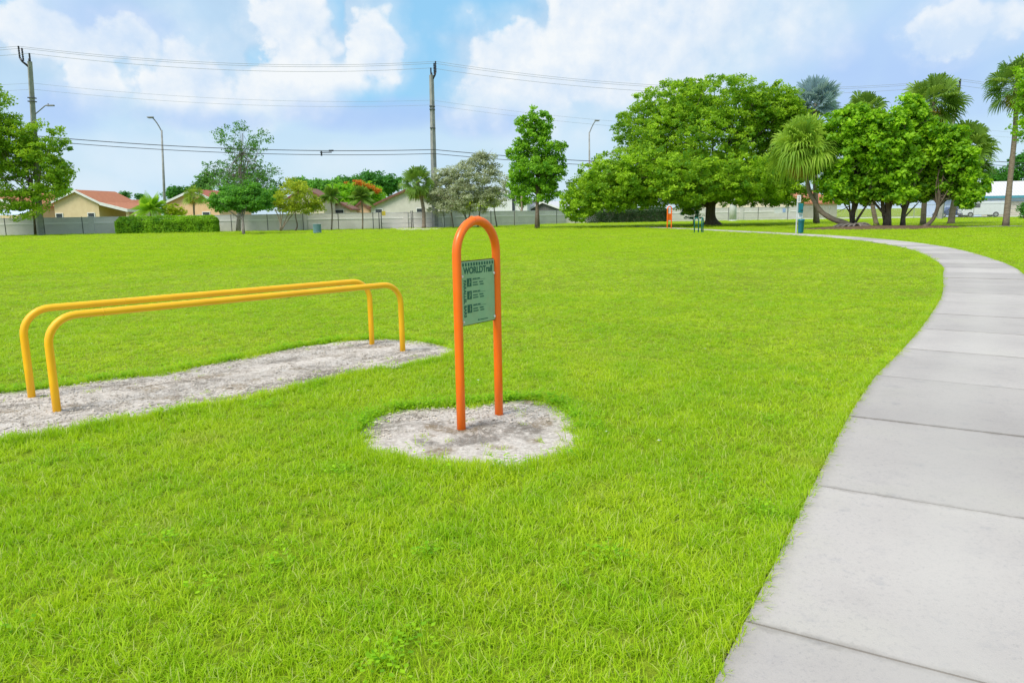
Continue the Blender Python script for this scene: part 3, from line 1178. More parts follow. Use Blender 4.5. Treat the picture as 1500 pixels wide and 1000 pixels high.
for q in spots:
    for _ in range(rs.randint(25, 60)):
        a, rr = rs.rand() * 6.28, abs(rs.randn()) * .075
        p = np.array([q[0] + math.cos(a) * rr, q[1] + math.sin(a) * rr, .02 + rs.rand() * .055])
        if inside(path_poly, p[:1], p[1:2])[0]:
            continue
        u = np.array([math.cos(a + rs.randn()), math.sin(a + rs.randn()), rs.uniform(-.2, .5)])
        u /= np.linalg.norm(u)
        w = np.cross(u, [0, 0, 1])
        w /= np.linalg.norm(w) + 1e-6
        l = rs.uniform(.012, .026)
        V += [p, p + u * l * .55 + w * l * .42, p + u * l * 1.1, p + u * l * .55 - w * l * .42]
        T += [rs.rand()] * 4
tag(link('weeds', mesh_from('weeds', np.array(V), np.arange(len(V)), [4] * (len(V) // 4), M['leaf_weed'], tint=T)),
    'low broad leaved weeds round the sand patches and dotted through the lawn', 'weeds', kind='stuff')

# scattered tiny white wildflowers
V, Fc, S = [], [], []
for _ in range(80):
    r = math.sqrt(rs.uniform(14, 400))
    a = rs.uniform(-.65, .6)
    p = np.array([r * math.sin(a), r * math.cos(a)])
    if inside(path_poly, p[:1], p[1:])[0] or inside(sign_patch, p[:1], p[1:])[0] or inside(bars_patch, p[:1], p[1:])[0]:
        continue
    z = rs.uniform(.05, .075)
    l = rs.uniform(.004, .008)
    for kk in range(5):
        aa = kk * 1.2566 + a
        b0 = len(V)
        u = np.array([math.cos(aa), math.sin(aa), .35])
        w = np.array([-math.sin(aa), math.cos(aa), 0])
        c = np.array([p[0], p[1], z])
        V += [c, c + u * l + w * l * .4, c + u * l * 1.5, c + u * l - w * l * .4]
        Fc += (b0, b0 + 1, b0 + 2, b0 + 3)
        S.append(4)
tag(link('wildflowers', mesh_from('wildflowers', V, Fc, S, M['sign_white'])), 'tiny white flowers dotted through the lawn',
    'flowers', kind='stuff')


# ------------------------------------------------------------------ vegetation builders
def px_lobes(lobes, Y, dr=.8, seed=0, dy=None):
    """lobes given as seen sizes in the photo -> centres and radii in metres at distance Y"""
    rs = np.random.RandomState(seed)
    out = []
    for l in lobes:
        px, py, rx, ry = l[:4]
        off = l[4] if len(l) > 4 else rs.uniform(-1, 1) * (dy if dy is not None else rx * Y / F * .5)
        yy = Y + off
        c = A(px, py, yy)
        k = yy / F
        out.append((c, np.array([rx * k, max(rx, ry) * k * dr, ry * k])))
    return out


def leaves(lobes, clumps, per, size, cr, seed, shell=.55, flat=.6, aspect=.55, upness=.8, tint_mid=.5, tint_sp=.25):
    """leaf quads gathered into clumps spread through the lobes; returns verts, tints, clump centres"""
    rs = np.random.RandomState(seed)
    vol = np.array([r[0] * r[2] for _, r in lobes])
    vol = vol / vol.sum()
    pick = rs.choice(len(lobes), clumps, p=vol)
    C0 = np.array([l[0] for l in lobes])[pick]
    R0 = np.array([l[1] for l in lobes])[pick]
    d = rs.randn(clumps, 3)
    d /= np.linalg.norm(d, axis=1)[:, None]
    rr = shell + (1 - shell) * rs.rand(clumps) ** .6
    inner = rs.rand(clumps) < .22
    rr[inner] = rs.rand(inner.sum()) ** .5 * shell
    rr *= rs.uniform(.86, 1.10, clumps)
    cc = C0 + d * R0 * rr[:, None]
    cs = cr * rs.uniform(.6, 1.35, clumps)
    N = clumps * per
    ci = np.repeat(np.arange(clumps), per)
    g = rs.randn(N, 3)
    g /= np.linalg.norm(g, axis=1)[:, None]
    g *= (rs.rand(N) ** .45)[:, None]
    P = cc[ci] + g * cs[ci][:, None] * np.array([1, 1, flat])
    # leaf frame
    nr = rs.randn(N, 3) * .75 + np.array([0, 0, upness]) + g * .5
    nr /= np.linalg.norm(nr, axis=1)[:, None]
    u = rs.randn(N, 3)
    u -= nr * (u * nr).sum(1)[:, None]
    u /= np.linalg.norm(u, axis=1)[:, None] + 1e-9
    w = np.cross(nr, u)
    L = size * rs.uniform(.6, 1.3, N)[:, None]
    V = np.stack([P - u * L * .5, P + w * L * aspect * .5 - nr * L * .06, P + u * L * .5, P - w * L * aspect * .5 - nr * L * .06], 1)
    tc = np.clip(tint_mid + rs.randn(clumps) * tint_sp, 0, 1)
    T = np.clip(tc[ci] + rs.randn(N) * .12, 0, .86)
    return V.reshape(-1, 3), np.repeat(T, 4), cc


def crown(name, lobes, clumps, per, size, cr, mat, parent, seed, **kw):
    V, T, cc = leaves(lobes, clumps, per, size, cr, seed, **kw)
    V = V - np.array(parent.location)
    o = link(name, mesh_from(name, V, np.arange(len(V)), [4] * (len(V) // 4), mat, tint=T), parent)
    return o, cc


def trunk_limbs(parent, base, trunk_pts, r0, r1, targets, mat, seed, nlimb=12, seg=10, flare=1.5, lr=.35, start=.45, name='trunk'):
    rs = np.random.RandomState(seed)
    L0 = np.array(parent.location)
    P = smooth_path(trunk_pts, 5)
    n = len(P)
    rad = [r0 + (r1 - r0) * (i / (n - 1)) ** .8 for i in range(n)]
    rad[0] *= flare
    rad[1] *= 1 + (flare - 1) * .45
    b = MB()
    b.tube([p - L0 for p in P], [r * rs.uniform(.95, 1.05) for r in rad], seg)
    if nlimb and len(targets):
        idx = rs.choice(len(targets), min(nlimb, len(targets)), replace=False)
        for i in idx:
            t = targets[i]
            k = int(rs.uniform(start, 1) * (n - 1))
            p0 = P[k]
            mid = (p0 + t) / 2 + rs.randn(3) * np.linalg.norm(t - p0) * .10 + np.array([0, 0, np.linalg.norm(t - p0) * .10])
            q = bez(p0, mid, t, 7)
            rr = rad[k] * lr * rs.uniform(.7, 1.2)
            b.tube([x - L0 for x in q], list(np.linspace(rr, rr * .12, 7)), 6, False)
            # twigs
            for _ in range(2):
                kk = rs.randint(3, 6)
                e = q[kk] + rs.randn(3) * min(np.linalg.norm(t - p0) * .22, .7)
                b.tube([x - L0 for x in bez(q[kk], (q[kk] + e) / 2 + rs.randn(3) * .05, e, 4)], list(np.linspace(rr * .4, rr * .06, 4)), 5, False)
    return b.build(name, mat, parent, True)


def tree(name, label, cat, base, lobes, leafm, barkm, seed, trunk_top=None, r0=.3, r1=.15, clumps=400, per=40, size=.3, cr=.7,
         nlimb=14, group=None, flare=1.5, lr=.35, start=.45, mids=(), **kw):
    base = np.array(base, float)
    base[2] = 0
    root = thing(name, base, label, cat, group)
    o, cc = crown('crown', lobes, clumps, per, size, cr, leafm, root, seed, **kw)
    if trunk_top is not None:
        pts = [base] + [np.array(m_, float) for m_ in mids] + [np.array(trunk_top, float)]
        trunk_limbs(root, base, pts, r0, r1, cc, barkm, seed + 1, nlimb, flare=flare, lr=lr, start=start)
    return root


def fan_palm(name, label, base, trunk_pts, r0, r1, R, nleaf, mat, seed, group=None, pet=.55, droop=.5, emin=-55, dead=8, seg=22, wide=.1, roll=.65, skirt=0):
    """trunk_pts end at the heart of the crown; R = crown radius"""
    rs = np.random.RandomState(seed)
    base = np.array(base, float)
    base[2] = 0
    root = thing(name, base, label, 'palm tree', group)
    P = smooth_path([base] + [np.array(p, float) for p in trunk_pts], 6)
    n = len(P)
    b = MB()
    rad = [(r0 + (r1 - r0) * i / (n - 1)) * rs.uniform(.95, 1.05) for i in range(n)]
    rad[0] *= 1.25
    b.tube([p - base for p in P], rad, 10)
    b.build('trunk', M['palm_bark'], root, True)
    heart = P[-1] - base

    def fronds(count, e0, e1, Rf, m_, nm, dr, roll=roll):
        V, Fc, S, T = [], [], [], []
        for i in range(count):
            a = i * 2.39996 + rs.randn() * .25
            e = math.radians(e0 + (e1 - e0) * ((i + .5) / count) + rs.randn() * 6)
            d = np.array([math.cos(a) * math.cos(e), math.sin(a) * math.cos(e), math.sin(e)])
            side = np.array([-math.sin(a), math.cos(a), 0.0])
            up = np.cross(d, side)
            if up[2] < 0:
                up = -up
            ro = rs.randn() * roll
            side, up = side * math.cos(ro) + up * math.sin(ro), up * math.cos(ro) - side * math.sin(ro)
            L = Rf * pet * rs.uniform(.8, 1.15)
            p = heart + d * L + np.array([0, 0, -.10 * L * math.cos(e)])
            tn = np.clip(rs.normal(.5, .22), 0, .86)
            # petiole
            b0 = len(V)
            w = .016 * R + .012
            V += [heart - side * w, heart + side * w, p + side * w * .6, p - side * w * .6]
            T += [tn] * 4
            Fc += (b0, b0 + 1, b0 + 2, b0 + 3)
            S.append(4)
            Lf = Rf * (1 - pet) * 1.25 * rs.uniform(.85, 1.1)
            for k in range(seg):
                th = math.radians(-118 + 236 * (k + .5) / seg + rs.randn() * 2)
                dd = d * math.cos(th) + side * math.sin(th)
                cup = .30 * abs(math.sin(th))
                dd = dd + up * cup * .5
                dd /= np.linalg.norm(dd)
                ln = Lf * (.75 + .25 * math.cos(th * .7)) * rs.uniform(.85, 1.1)
                ww = ln * wide
                sv = np.cross(dd, up)
                sv /= np.linalg.norm(sv) + 1e-9
                m1 = p + dd * ln * .55
                m2 = m1 + dd * ln * .25 - np.array([0, 0, ln * .12 * dr])
                e2 = m2 + dd * ln * .14 - np.array([0, 0, ln * .28 * dr])
                b0 = len(V)
                V += [p, m1 - sv * ww * .5, m1 + sv * ww * .5, m2 - sv * ww * .33, m2 + sv * ww * .33, e2]
                T += [float(np.clip(tn + rs.randn() * .08, 0, .86))] * 6
                Fc += (b0, b0 + 1, b0 + 2)
                S.append(3)
                Fc += (b0 + 1, b0 + 3, b0 + 4, b0 + 2)
                S.append(4)
                Fc += (b0 + 3, b0 + 5, b0 + 4)
                S.append(3)
        return link(nm, mesh_from(nm, V, Fc, S, m_, tint=T), root)
    fronds(nleaf, 82, emin, R, mat, 'crown', droop * 2)
    if skirt:
        fronds(skirt, 14, -34, R * 1.03, mat, 'hanging_fronds', 1.5, 1.3)
    if dead:
        fronds(dead, -50, -80, R * .72, M['frond_dead'], 'dry_fronds', 1.0)
    return root


def feather_palm(name, label, base, top, r0, R, nfr, mat, seed, group=None, cat='palm tree', e_lo=-25, leaflet=.16, wl=.10):
    rs = np.random.RandomState(seed)
    base = np.array(base, float)
    base[2] = 0
    root = thing(name, base, label, cat, group)
    top = np.array(top, float)
    b = MB()
    b.tube([p - base for p in smooth_path([base, (base + top) / 2 + rs.randn(3) * .05, top], 4)], [r0 * 1.15] + [r0] * 7 + [r0 * .7], 8)
    b.build('trunk', M['palm_bark'], root, True)
    h = top - base
    V, Fc, S, T = [], [], [], []
    for i in range(nfr):
        a = i * 2.39996 + rs.randn() * .2
        e = math.radians(75 + (e_lo - 75) * ((i + .5) / nfr) + rs.randn() * 6)
        d = np.array([math.cos(a) * math.cos(e), math.sin(a) * math.cos(e), math.sin(e)])
        side = np.array([-math.sin(a), math.cos(a), 0.0])
        tn = float(np.clip(rs.normal(.5, .2), 0, .86))
        L = R * rs.uniform(.85, 1.15)
        prev = h
        for k in range(1, 13):
            f = k / 12
            p = h + d * L * f - np.array([0, 0, L * .45 * f * f * math.cos(e)])
            b0 = len(V)
            w = .02 * R * (1 - f) + .01
            V += [prev - side * w, prev + side * w, p + side * w, p - side * w]
            T += [tn] * 4
            Fc += (b0, b0 + 1, b0 + 2, b0 + 3)
            S.append(4)
            ax = p - prev
            ax /= np.linalg.norm(ax)
            for sg in (-1, 1):
                for q in (0, .5):
                    pp = prev + (p - prev) * q
                    ld = side * sg * .8 + ax * .6 + np.array([0, 0, -.30])
                    ld /= np.linalg.norm(ld)
                    ll = L * leaflet * 2.2 * math.sin(math.pi * min(.95, .15 + f * .85)) + .05
                    b0 = len(V)
                    wv = ax * ll * wl
                    V += [pp - wv, pp + ld * ll * .6 - wv * .8 - np.array([0, 0, .05 * ll]), pp + ld * ll - np.array([0, 0, .22 * ll]),
                          pp + ld * ll * .6 + wv * .8, pp + wv]
                    T += [float(np.clip(tn + rs.randn() * .1, 0, .86))] * 5
                    Fc += (b0, b0 + 1, b0 + 2, b0 + 3, b0 + 4)
                    S.append(5)
            prev = p
    link('crown', mesh_from('crown', V, Fc, S, mat, tint=T), root)
    return root


def hedge(name, label, p0, p1, depth, h, mat, core, seed, size=.16, dens=1.0):
    rs = np.random.RandomState(seed)
    p0, p1 = np.array([p0[0], p0[1], 0.]), np.array([p1[0], p1[1], 0.])
    d = p1 - p0
    L = np.linalg.norm(d)
    d /= L
    nrm = np.array([-d[1], d[0], 0])
    c = (p0 + p1) / 2
    root = thing(name, c, label, 'hedge')
    b = MB()
    b.box((0, depth / 2, h * .43), (L - .6, depth - .55, h * .80), 0)
    o = b.build('stems', core, root)
    o.rotation_euler = (0, 0, math.atan2(d[1], d[0]))
    N = int(L * (h * 2 + depth) * 300 * dens)
    # rounded block: sample the faces, pull the corners in, push lumps out
    a = rs.rand(N)
    yy, zz = rs.rand(N), rs.rand(N)
    face = rs.rand(N)
    fr, tp = face < .48, (face >= .48) & (face < .86)
    e0, e1 = (face >= .86) & (face < .93), face >= .93
    yy[fr] = 0
    zz[tp] = 1
    a[e0] = 0
    a[e1] = 1
    a = a * L
    yy, zz = yy * depth, zz * h
    k = .45
    near_end = np.clip(1 - np.minimum(a, L - a) / k, 0, 1)
    near_top = np.clip(1 - (h - zz) / k, 0, 1)
    near_fr = np.clip(1 - yy / k, 0, 1)
    yy = yy + .22 * (near_end ** 2 + near_top ** 2) * (near_fr > 0)
    zz = zz - .22 * (near_end ** 2 + near_fr ** 2) * (near_top > 0)
    a = a + np.where(a < L / 2, 1, -1) * .18 * near_top ** 2 * (near_end > 0)
    lump = (vnoise(a * 1.3, zz * 1.3 + yy, 1.0, seed + 5) - .5) * .32
    ins = rs.rand(N) ** 2 * .22
    yy = yy + np.where(fr, ins - lump, 0)
    zz = zz + np.where(tp, lump * .7 - ins, 0)
    P = (p0 - c)[None] + d[None] * a[:, None] + nrm[None] * yy[:, None]
    P[:, 2] = np.clip(zz + rs.randn(N) * .03, .03, None)
    nr = rs.randn(N, 3) * .8 + np.array([0, 0, .6]) - nrm * .4
    nr /= np.linalg.norm(nr, axis=1)[:, None]
    u = rs.randn(N, 3)
    u -= nr * (u * nr).sum(1)[:, None]
    u /= np.linalg.norm(u, axis=1)[:, None]
    w = np.cross(nr, u)
    l = size * rs.uniform(.6, 1.3, N)[:, None]
    V = np.stack([P - u * l * .5, P + w * l * .3, P + u * l * .5, P - w * l * .3], 1).reshape(-1, 3)
    tn = vnoise(a * 1.0, zz * 1.5, .9, seed)
    T = np.clip((tn - .5) * 1.6 + .5 + rs.randn(N) * .15, 0, .86)
    link('foliage', mesh_from('foliage', V, np.arange(len(V)), [4] * N, mat, tint=np.repeat(T, 4)), root)
    return root


# ------------------------------------------------------------------ boundary wall and fences
def wall_run(pts, h, t=.18):
    root = thing('boundary_wall', (0, 92, 0), 'long grey concrete wall with a pale ledge behind the chain link fence', 'wall')
    o = np.array([0, 92, 0.])
    body, band, post = MB(), MB(), []
    for i in range(len(pts) - 1):
        a, c = np.array(pts[i] + (0,), float), np.array(pts[i + 1] + (0,), float)
        d = c - a
        L = np.linalg.norm(d)
        ang = math.atan2(d[1], d[0])
        mid = (a + c) / 2 - o
        body.box((mid[0], mid[1], h / 2), (L, t, h), ang)
        n = np.array([math.sin(ang), -math.cos(ang), 0])
        q = mid + n * (t / 2 + .021)
        band.box((q[0], q[1], h * .66), (L - .02, .04, .16), ang)
        for s in np.arange(3.0, L - 1, 11.5):
            p = a + d / L * s - o + n * (t / 2 + .05)
            post.append((p, ang))
    body.build('wall_body', M['wall'], root)
    band.build('ledge', M['wall_band'], root)
    for p, ang in post:
        b = MB()
        b.box((0, 0, (h + .06) / 2), (.55, .12, h + .06), 0)
        x = b.build('pilaster', M['wall'], root)
        x.location = (p[0], p[1], 0)
        x.rotation_euler = (0, 0, ang)


wall_run([(-95, 76.5), (-9, 88.0), (8, 107.0), (43, 110.5)], 1.86)


def fence(name, label, pts, h, step, seed, mats=('galv_dark', 'galv'), mid=True, lo=0.0):
    P = [np.array(p + (0,), float) for p in pts]
    o = P[0].copy()
    root = thing(name, o, label, 'fence')
    rails, mesh = MB(), MB()
    posts = []
    for i in range(len(P) - 1):
        d = P[i + 1] - P[i]
        L = np.linalg.norm(d)
        u = d / L
        a, c = P[i] - o, P[i + 1] - o
        Z = np.array([0, 0, 1.])
        rails.tube([a + Z * h, c + Z * h], .030, 6)
        if mid:
            low = MB()
            low.tube([a + Z * .35, c + Z * .35], .018, 6)
            low.build('bottom_rail', M[mats[1]], root)
        s = np.arange(0, L + .01, step)
        posts += [a + u * q for q in s]
        # chain link wires
        for q in np.arange(-h, L, .13):
            for sg in (1, -1):
                x0, x1 = (q, q + h) if sg > 0 else (q + h, q)
                z0, z1 = 0.03, h - .02
                lo_, hi_ = min(x0, x1), max(x0, x1)
                if lo_ < 0 or hi_ > L:
                    continue
                mesh.tube([a + u * x0 + Z * z0, a + u * x1 + Z * z1], .0028, 3, False)
    rails.build('rail', M[mats[1]], root)
    mesh.build('chain_link', M['galv'], root)
    proto = None
    for p in posts:
        if proto is None:
            b = MB()
            b.tube([(0, 0, 0), (0, 0, h + .03)], .042, 8)
            b.lathe([(.05, h + .03), (.045, h + .07), (.0, h + .10)], 8)
            proto = b.build('post', M[mats[0]], root)
            x = proto
        else:
            x = proto.copy()
            COL.objects.link(x)
            x.parent = root
        x.location = tuple(p)
    return root


fence('chain_link_fence', 'long chain link fence with dark posts left of the gate', [(-93, 75.3), (-15.3, 85.6)], 1.80, 3.9, 1, mid=False)
fence('chain_link_fence', 'chain link fence from the gate to the white house, with bottom rail', [(-7.6, 86.0), (-5.2, 87.6)], 1.80, 2.88, 2)
fence('chain_link_fence', 'chain link fence running behind the oak and the big spreading tree', [(-5.2, 87.6), (9.2, 104.3), (42, 107.5)], 1.80, 4.4, 3)
fence('chain_link_fence', 'chain link fence along the pale road, right of the tree clump', [(42, 107.5), (100, 88.5)], 1.80, 3.6, 4, ('galv', 'galv'))

# gate between two stout posts
gl, gr = np.array([-15.0, 85.6, 0]), np.array([-7.7, 86.0, 0])
root = thing('double_gate', (gl + gr) / 2, 'chain link double gate over a pale concrete apron, beside the tall pole', 'gate')
c0 = (gl + gr) / 2
for fr, nm in ((0.0, 'gate_post'), (.035, 'gate_post'), (.50, 'gate_post'), (.525, 'gate_post'), (1.0, 'gate_post')):
    b = MB()
    p = gl + (gr - gl) * fr - c0
    b.tube([p, p + np.array([0, 0, 1.95])], .05 if fr < 1 else .06, 8)
    b.lathe([(.06, 1.95), (.05, 2.0), (0, 2.03)], 8, p)
    b.build(nm, M['white_metal'] if fr == 1 else M['galv_dark'], root, True)
for f0, f1 in ((.04, .495), (.53, .99)):
    b = MB()
    p0, p1 = gl + (gr - gl) * f0 - c0, gl + (gr - gl) * f1 - c0
    for z in (.16, .62, 1.78):
        b.tube([p0 + np.array([0, 0, z]), p1 + np.array([0, 0, z])], .024, 6)
    for p in (p0, p1):
        b.tube([p + np.array([0, 0, .16]), p + np.array([0, 0, 1.78])], .024, 6)
    lf = b.build('gate_leaf', M['galv'], root, True)
    b = MB()
    u = (p1 - p0) / np.linalg.norm(p1 - p0)
    L = np.linalg.norm(p1 - p0)
    for q in np.arange(0, L - 1.6, .13):
        for sg in (0, 1):
            x0, x1 = (q, q + 1.6) if sg else (q + 1.6, q)
            b.tube([p0 + u * x0 + np.array([0, 0, .17]), p0 + u * x1 + np.array([0, 0, 1.77])], .0028, 3, False)
    b.build('chain_link', M['galv'], lf)
b = MB()
p = A(562, 312.5, 84.9)
b.box((0, 0, 0), (.42, .02, .50))
o = b.build('notice_board', M['sign_yellow'])
o.location = tuple(p)
tag(o, 'small yellow notice on the fence just left of the gate', 'sign')

# banner on the fence
root = thing('banner', A(1146, 308, 107.3), 'white banner with blue blocks hanging on the fence below the big tree', 'banner')
b = MB()
b.box((0, 0, 0), (2.3, .025, .85), .06)
b.build('cloth', M['sign_white'], root)
for x in (-.55, .25):
    b = MB()
    b.box((x, -.035, -.02 + x * .0), (.42, .012, .52), .06)
    b.build('blue_print', M['sign_blue'], root)

# street sign and white post behind the big tree
root = thing('street_sign', (A(1101, 300, 112.5)[0], 112.5, 0), 'thin post with a small pale T shaped plate above the wall', 'street sign')
b = MB()
b.tube([(0, 0, 0), (0, 0, 4.0)], .045, 8)
b.build('post', M['galv'], root)
b = MB()
b.box((0, -.06, 3.35), (1.5, .05, 1.0))
b.build('back_plate', M['sign_dark'], root)
b = MB()
b.box((0, -.10, 3.72), (.62, .025, .20))
b.box((0, -.10, 3.36), (.20, .025, .515))
b.build('letter', M['sign_white'], root)
root = thing('concrete_post', (A(1074, 306, 104)[0], 104, 0), 'pale thick concrete post standing right of the big tree trunk', 'post')
b = MB()
b.tube([(0, 0, 0), (-.02, 0, 2), (-.05, 0, 5.2)], [.50, .46, .40], 14)
b.lathe([(.60, 0), (.58, .12), (.50, .16)], 14)
b.build('shaft', M['pole_pale'], root, True)


# ------------------------------------------------------------------ houses
def gable_house(label, pxl, pxa, pxr, ye, ya, Y, depth, wallm, roofm, trim, rot=22, porch=0.0, wins=(), over=.45):
    """gable end towards the park. pxl, pxa, pxr: left eave, ridge, right eave as seen; ye, ya: eave and ridge heights seen"""
    pl, pa, pr = A(pxl, ye, Y), A(pxa, ya, Y), A(pxr, ye, Y)
    zr, ze = pa[2], (pl[2] + pr[2]) / 2
    o = np.array([pa[0], Y, 0])
    r = math.radians(-rot)
    root = thing('house', o, label, 'house', None, r)
    co = math.cos(r)
    wl, wr = (pa[0] - pl[0]) / co, (pr[0] - pa[0]) / co
    b = MB()
    poly = [(-wl, 0, 0), (wr, 0, 0), (wr, 0, ze), (0, 0, zr), (-wl, 0, ze)]
    b.prism(poly, (0, 0, 0), (0, depth, 0))
    b.build('wall', wallm, root)
    t = .20
    zt = .03
    sl, sr = (zr - ze) / wl, (zr - ze) / wr
    b = MB()
    for sgn, w, s in ((-1, wl, sl), (1, wr, sr)):
        e = w + over
        p0 = (0, 0, zr + zt)
        p1 = (sgn * e, 0, zr + zt - s * e)
        pol = [p0, p1, (p1[0], 0, p1[2] + t), (0, 0, zr + zt + t)]
        b.prism(pol, (0, -over, 0), (0, depth + over, 0))
    if porch:
        e = wr + over
        z0 = zr + zt - sr * e
        x1 = e + porch
        z1 = z0 - porch * .26
        b.prism([(e + .01, 0, z0 - .01), (x1, 0, z1), (x1, 0, z1 + t), (e + .01, 0, z0 + t - .01)], (0, -over, 0), (0, depth + over, 0))
    rf = b.build('roof', roofm, root)
    b = MB()
    for sgn, w, s in ((-1, wl, sl), (1, wr, sr)):
        e = w + over
        for q0, q1 in (((0, zr + zt), (sgn * e, zr + zt - s * e)),):
            b.prism([(q0[0], 0, q0[1] - .12), (q1[0], 0, q1[1] - .12), (q1[0], 0, q1[1] + .20), (q0[0], 0, q0[1] + .20)],
                    (0, -over - .04, 0), (0, -over - .005, 0))
    if porch:
        b.prism([(e, 0, z0 - .22), (x1, 0, z1 - .22), (x1, 0, z1 + .2), (e, 0, z0 + .2)], (0, -over - .04, 0), (0, -over - .005, 0))
        b.box((x1 + .03, depth / 2, z1 + .0), (.05, depth + 2 * over, .40))
    b.build('fascia', trim, rf)
    if porch:
        for yy in (.1, depth * .5, depth - .1):
            b = MB()
            b.box((x1 - .35, yy, z1 / 2), (.3, .3, z1))
            b.build('porch_post', wallm, root)
    for (xf, zf, ww, hh) in wins:
        win(root, -wl + (wl + wr) * xf, -.0, zf, ww, hh)
    return root


def win(root, x, y, z, w, h):
    fr = MB()
    for sx in (-1, 1):
        fr.box((x + sx * w / 2, y - .03, z), (.10, .10, h + .1))
    for sz in (-1, 1):
        fr.box((x, y - .034, z + sz * h / 2), (w - .1, .10, .10))
    f = fr.build('window', M['trim_white'], root)
    g = MB()
    g.box((x, y - .005, z), (w - .08, .04, h - .08))
    g.build('pane', M['glass'], f)
    return f


gable_house('orange roofed house at the far left edge, half hidden by the leafy tree', -95, -40, 42, 304, 279, 104, 12, M['beige'],
            M['clay'], M['trim_white'], 10)
root = thing('awning', (A(14, 312, 99)[0], 99, 0), 'pale blue sloping awning on posts under the house at the left edge', 'awning')
b = MB()
b.prism([(-2.2, -1.2, 2.30), (2.2, -1.2, 2.30), (2.2, 1.2, 2.95), (-2.2, 1.2, 2.95)], (0, 0, 0), (0, 0, .10))
b.build('canopy', M['awning'], root)
for x in (-2, 2):
    for y in (-1.1, 1.1):
        b = MB()
        b.box((x, y, 1.1), (.1, .1, 2.2))
        b.build('leg', M['trim_white'], root)
gable_house('beige house with orange tiled roof and a wide porch roof on its right', 77, 112, 145, 296.5, 280.5, 104, 8.5, M['beige'], M['clay'],
            M['trim_white'], 4, 3.9, ((.10, 1.9, 1.0, 1.2), (.82, 1.9, 1.0, 1.2)))
gable_house('peach house with red tiled roof behind the small palm', 241, 283.5, 322, 297.5, 279.5, 106, 10, M['peach'], M['red_tile'], M['trim_white'], 6, 0,
            ((.75, 1.8, 1.1, 1.2),))
gable_house('cream house with brown roof edge showing behind the yellowish shrub tree', 422, 446, 474, 291, 277, 110, 7, M['cream'], M['brown_roof'],
            M['trim_brown'], 0, 0, ((.5, 1.9, 1.2, 1.2),))
gable_house('small low cream house between the two slim palms', 480, 498, 513, 306, 298, 118, 5, M['cream'], M['brown_roof'], M['trim_brown'], 0, 0, ((.4, 1.9, 2.2, 1.3),))
gable_house('tiny peach house peeping out right of the slim palm', 518, 529, 541, 306, 296, 124, 5, M['peach'], M['brown_roof'], M['trim_brown'], 0)
gable_house('wide grey gabled house with brown roof edge behind the gate', 541, 595, 662, 302.5, 279.5, 106, 13, M['stucco_grey'], M['brown_roof'], M['trim_brown'],
            12, 0, ((.10, 2.0, 1.1, .9), (.62, 2.0, 1.1, .9)))
gable_house('white house showing between the silvery bush and the oak', 690, 722, 772, 296, 276, 122, 10, M['stucco_white'], M['grey_roof'], M['trim_white'], 10, 0,
            ((.76, 2.9, .6, 2.0),))
gable_house('low house with dark gable and white roof seen under the oak', 776, 796, 822, 307, 296.5, 124, 12, M['grey_roof'], M['shingle'], M['trim_white'], 26, 6)
gable_house('house with an orange tiled roof behind the trunk of the big tree', 1035, 1085, 1135, 300, 262, 135, 10, M['cream'], M['clay'], M['trim_white'], 60)
gable_house('far left house with brown roof on the horizon beyond the banana palm', 176, 188, 200, 301, 294, 170, 8, M['cream'], M['clay'], M['trim_white'], 10)

# long pale blue house on the right: roof slope faces the park
p0, p1 = A(1376, 291, 110), A(1560, 288, 106)
ang = math.atan2(p1[1] - p0[1], p1[0] - p0[0])
Lh = math.hypot(p1[0] - p0[0], p1[1] - p0[1])
root = thing('house', (p0[0], p0[1], 0), 'long pale blue house with white shingled roof at the right edge', 'house', None, ang)
he = 2.75
b = MB()
b.prism([(0, 0, 0), (Lh, 0, 0), (Lh, 0, he), (0, 0, he)], (0, 0, 0), (0, 9, 0))
b.build('wall', M['blue_wall'], root)
b = MB()
b.prism([(-.5, -.7, he - .05), (-.5, 4.5, he + 2.15), (-.5, 9.7, he - .05), (-.5, 9.7, he + .15), (-.5, 4.5, he + 2.35), (-.5, -.7, he + .15)],
        (0, 0, 0), (Lh + 1, 0, 0))
rf = b.build('roof', M['shingle'], root)
b = MB()
b.box((Lh / 2, -.74, he + .02), (Lh + 1, .06, .34))
b.build('fascia', M['teal_trim'], rf)
b = MB()
for i in range(4):
    b.box((Lh * .52, -.05, .28 + i * .53), (5.2, .08, .49))
b.build('garage_door', M['door_beige'], root)
for x in (2.5, Lh * .30, Lh * .78):
    win(root, x, 0, 1.7, 1.3, 1.0)


# ------------------------------------------------------------------ vehicles
def wheel(root, x, y, r):
    b = MB()
    b.tube([(x, y - .1, r), (x, y + .1, r)], r, 18)
    w = b.build('wheel', M['rubber'], root)
    b = MB()
    b.tube([(x, y - .115, r), (x, y + .115, r)], r * .58, 14)
    b.build('rim', M['galv'], w)


def vehicle(name, label, cat, loc, rz, prof, roofp, W, m, wheels, r):
    root = thing(name, loc, label, cat, None, rz)
    b = MB()
    b.prism([(x, 0, z) for x, z in prof], (0, -W / 2, 0), (0, W / 2, 0))
    b.build('body', m, root, False, .06)
    b = MB()
    b.prism([(x, 0, z) for x, z in roofp], (0, -W / 2 - .006, 0), (0, W / 2 + .006, 0))
    b.build('side_window', M['glass'], root)
    for x in wheels:
        for y in (-W / 2 + .06, W / 2 - .06):
            wheel(root, x, y, r)
    b = MB()
    b.box((prof[0][0] - .02, -W * .36, .75), (.06, .3, .16))
    b.build('headlight', M['sign_white'], root)
    b = MB()
    b.box((prof[0][0] - .02, W * .36, .75), (.06, .3, .16))
    b.build('headlight', M['sign_white'], root)
    b = MB()
    b.box((prof[0][0] - .05, 0, .42), (.14, W * .96, .2))
    b.build('bumper', M['black'], root)
    return root


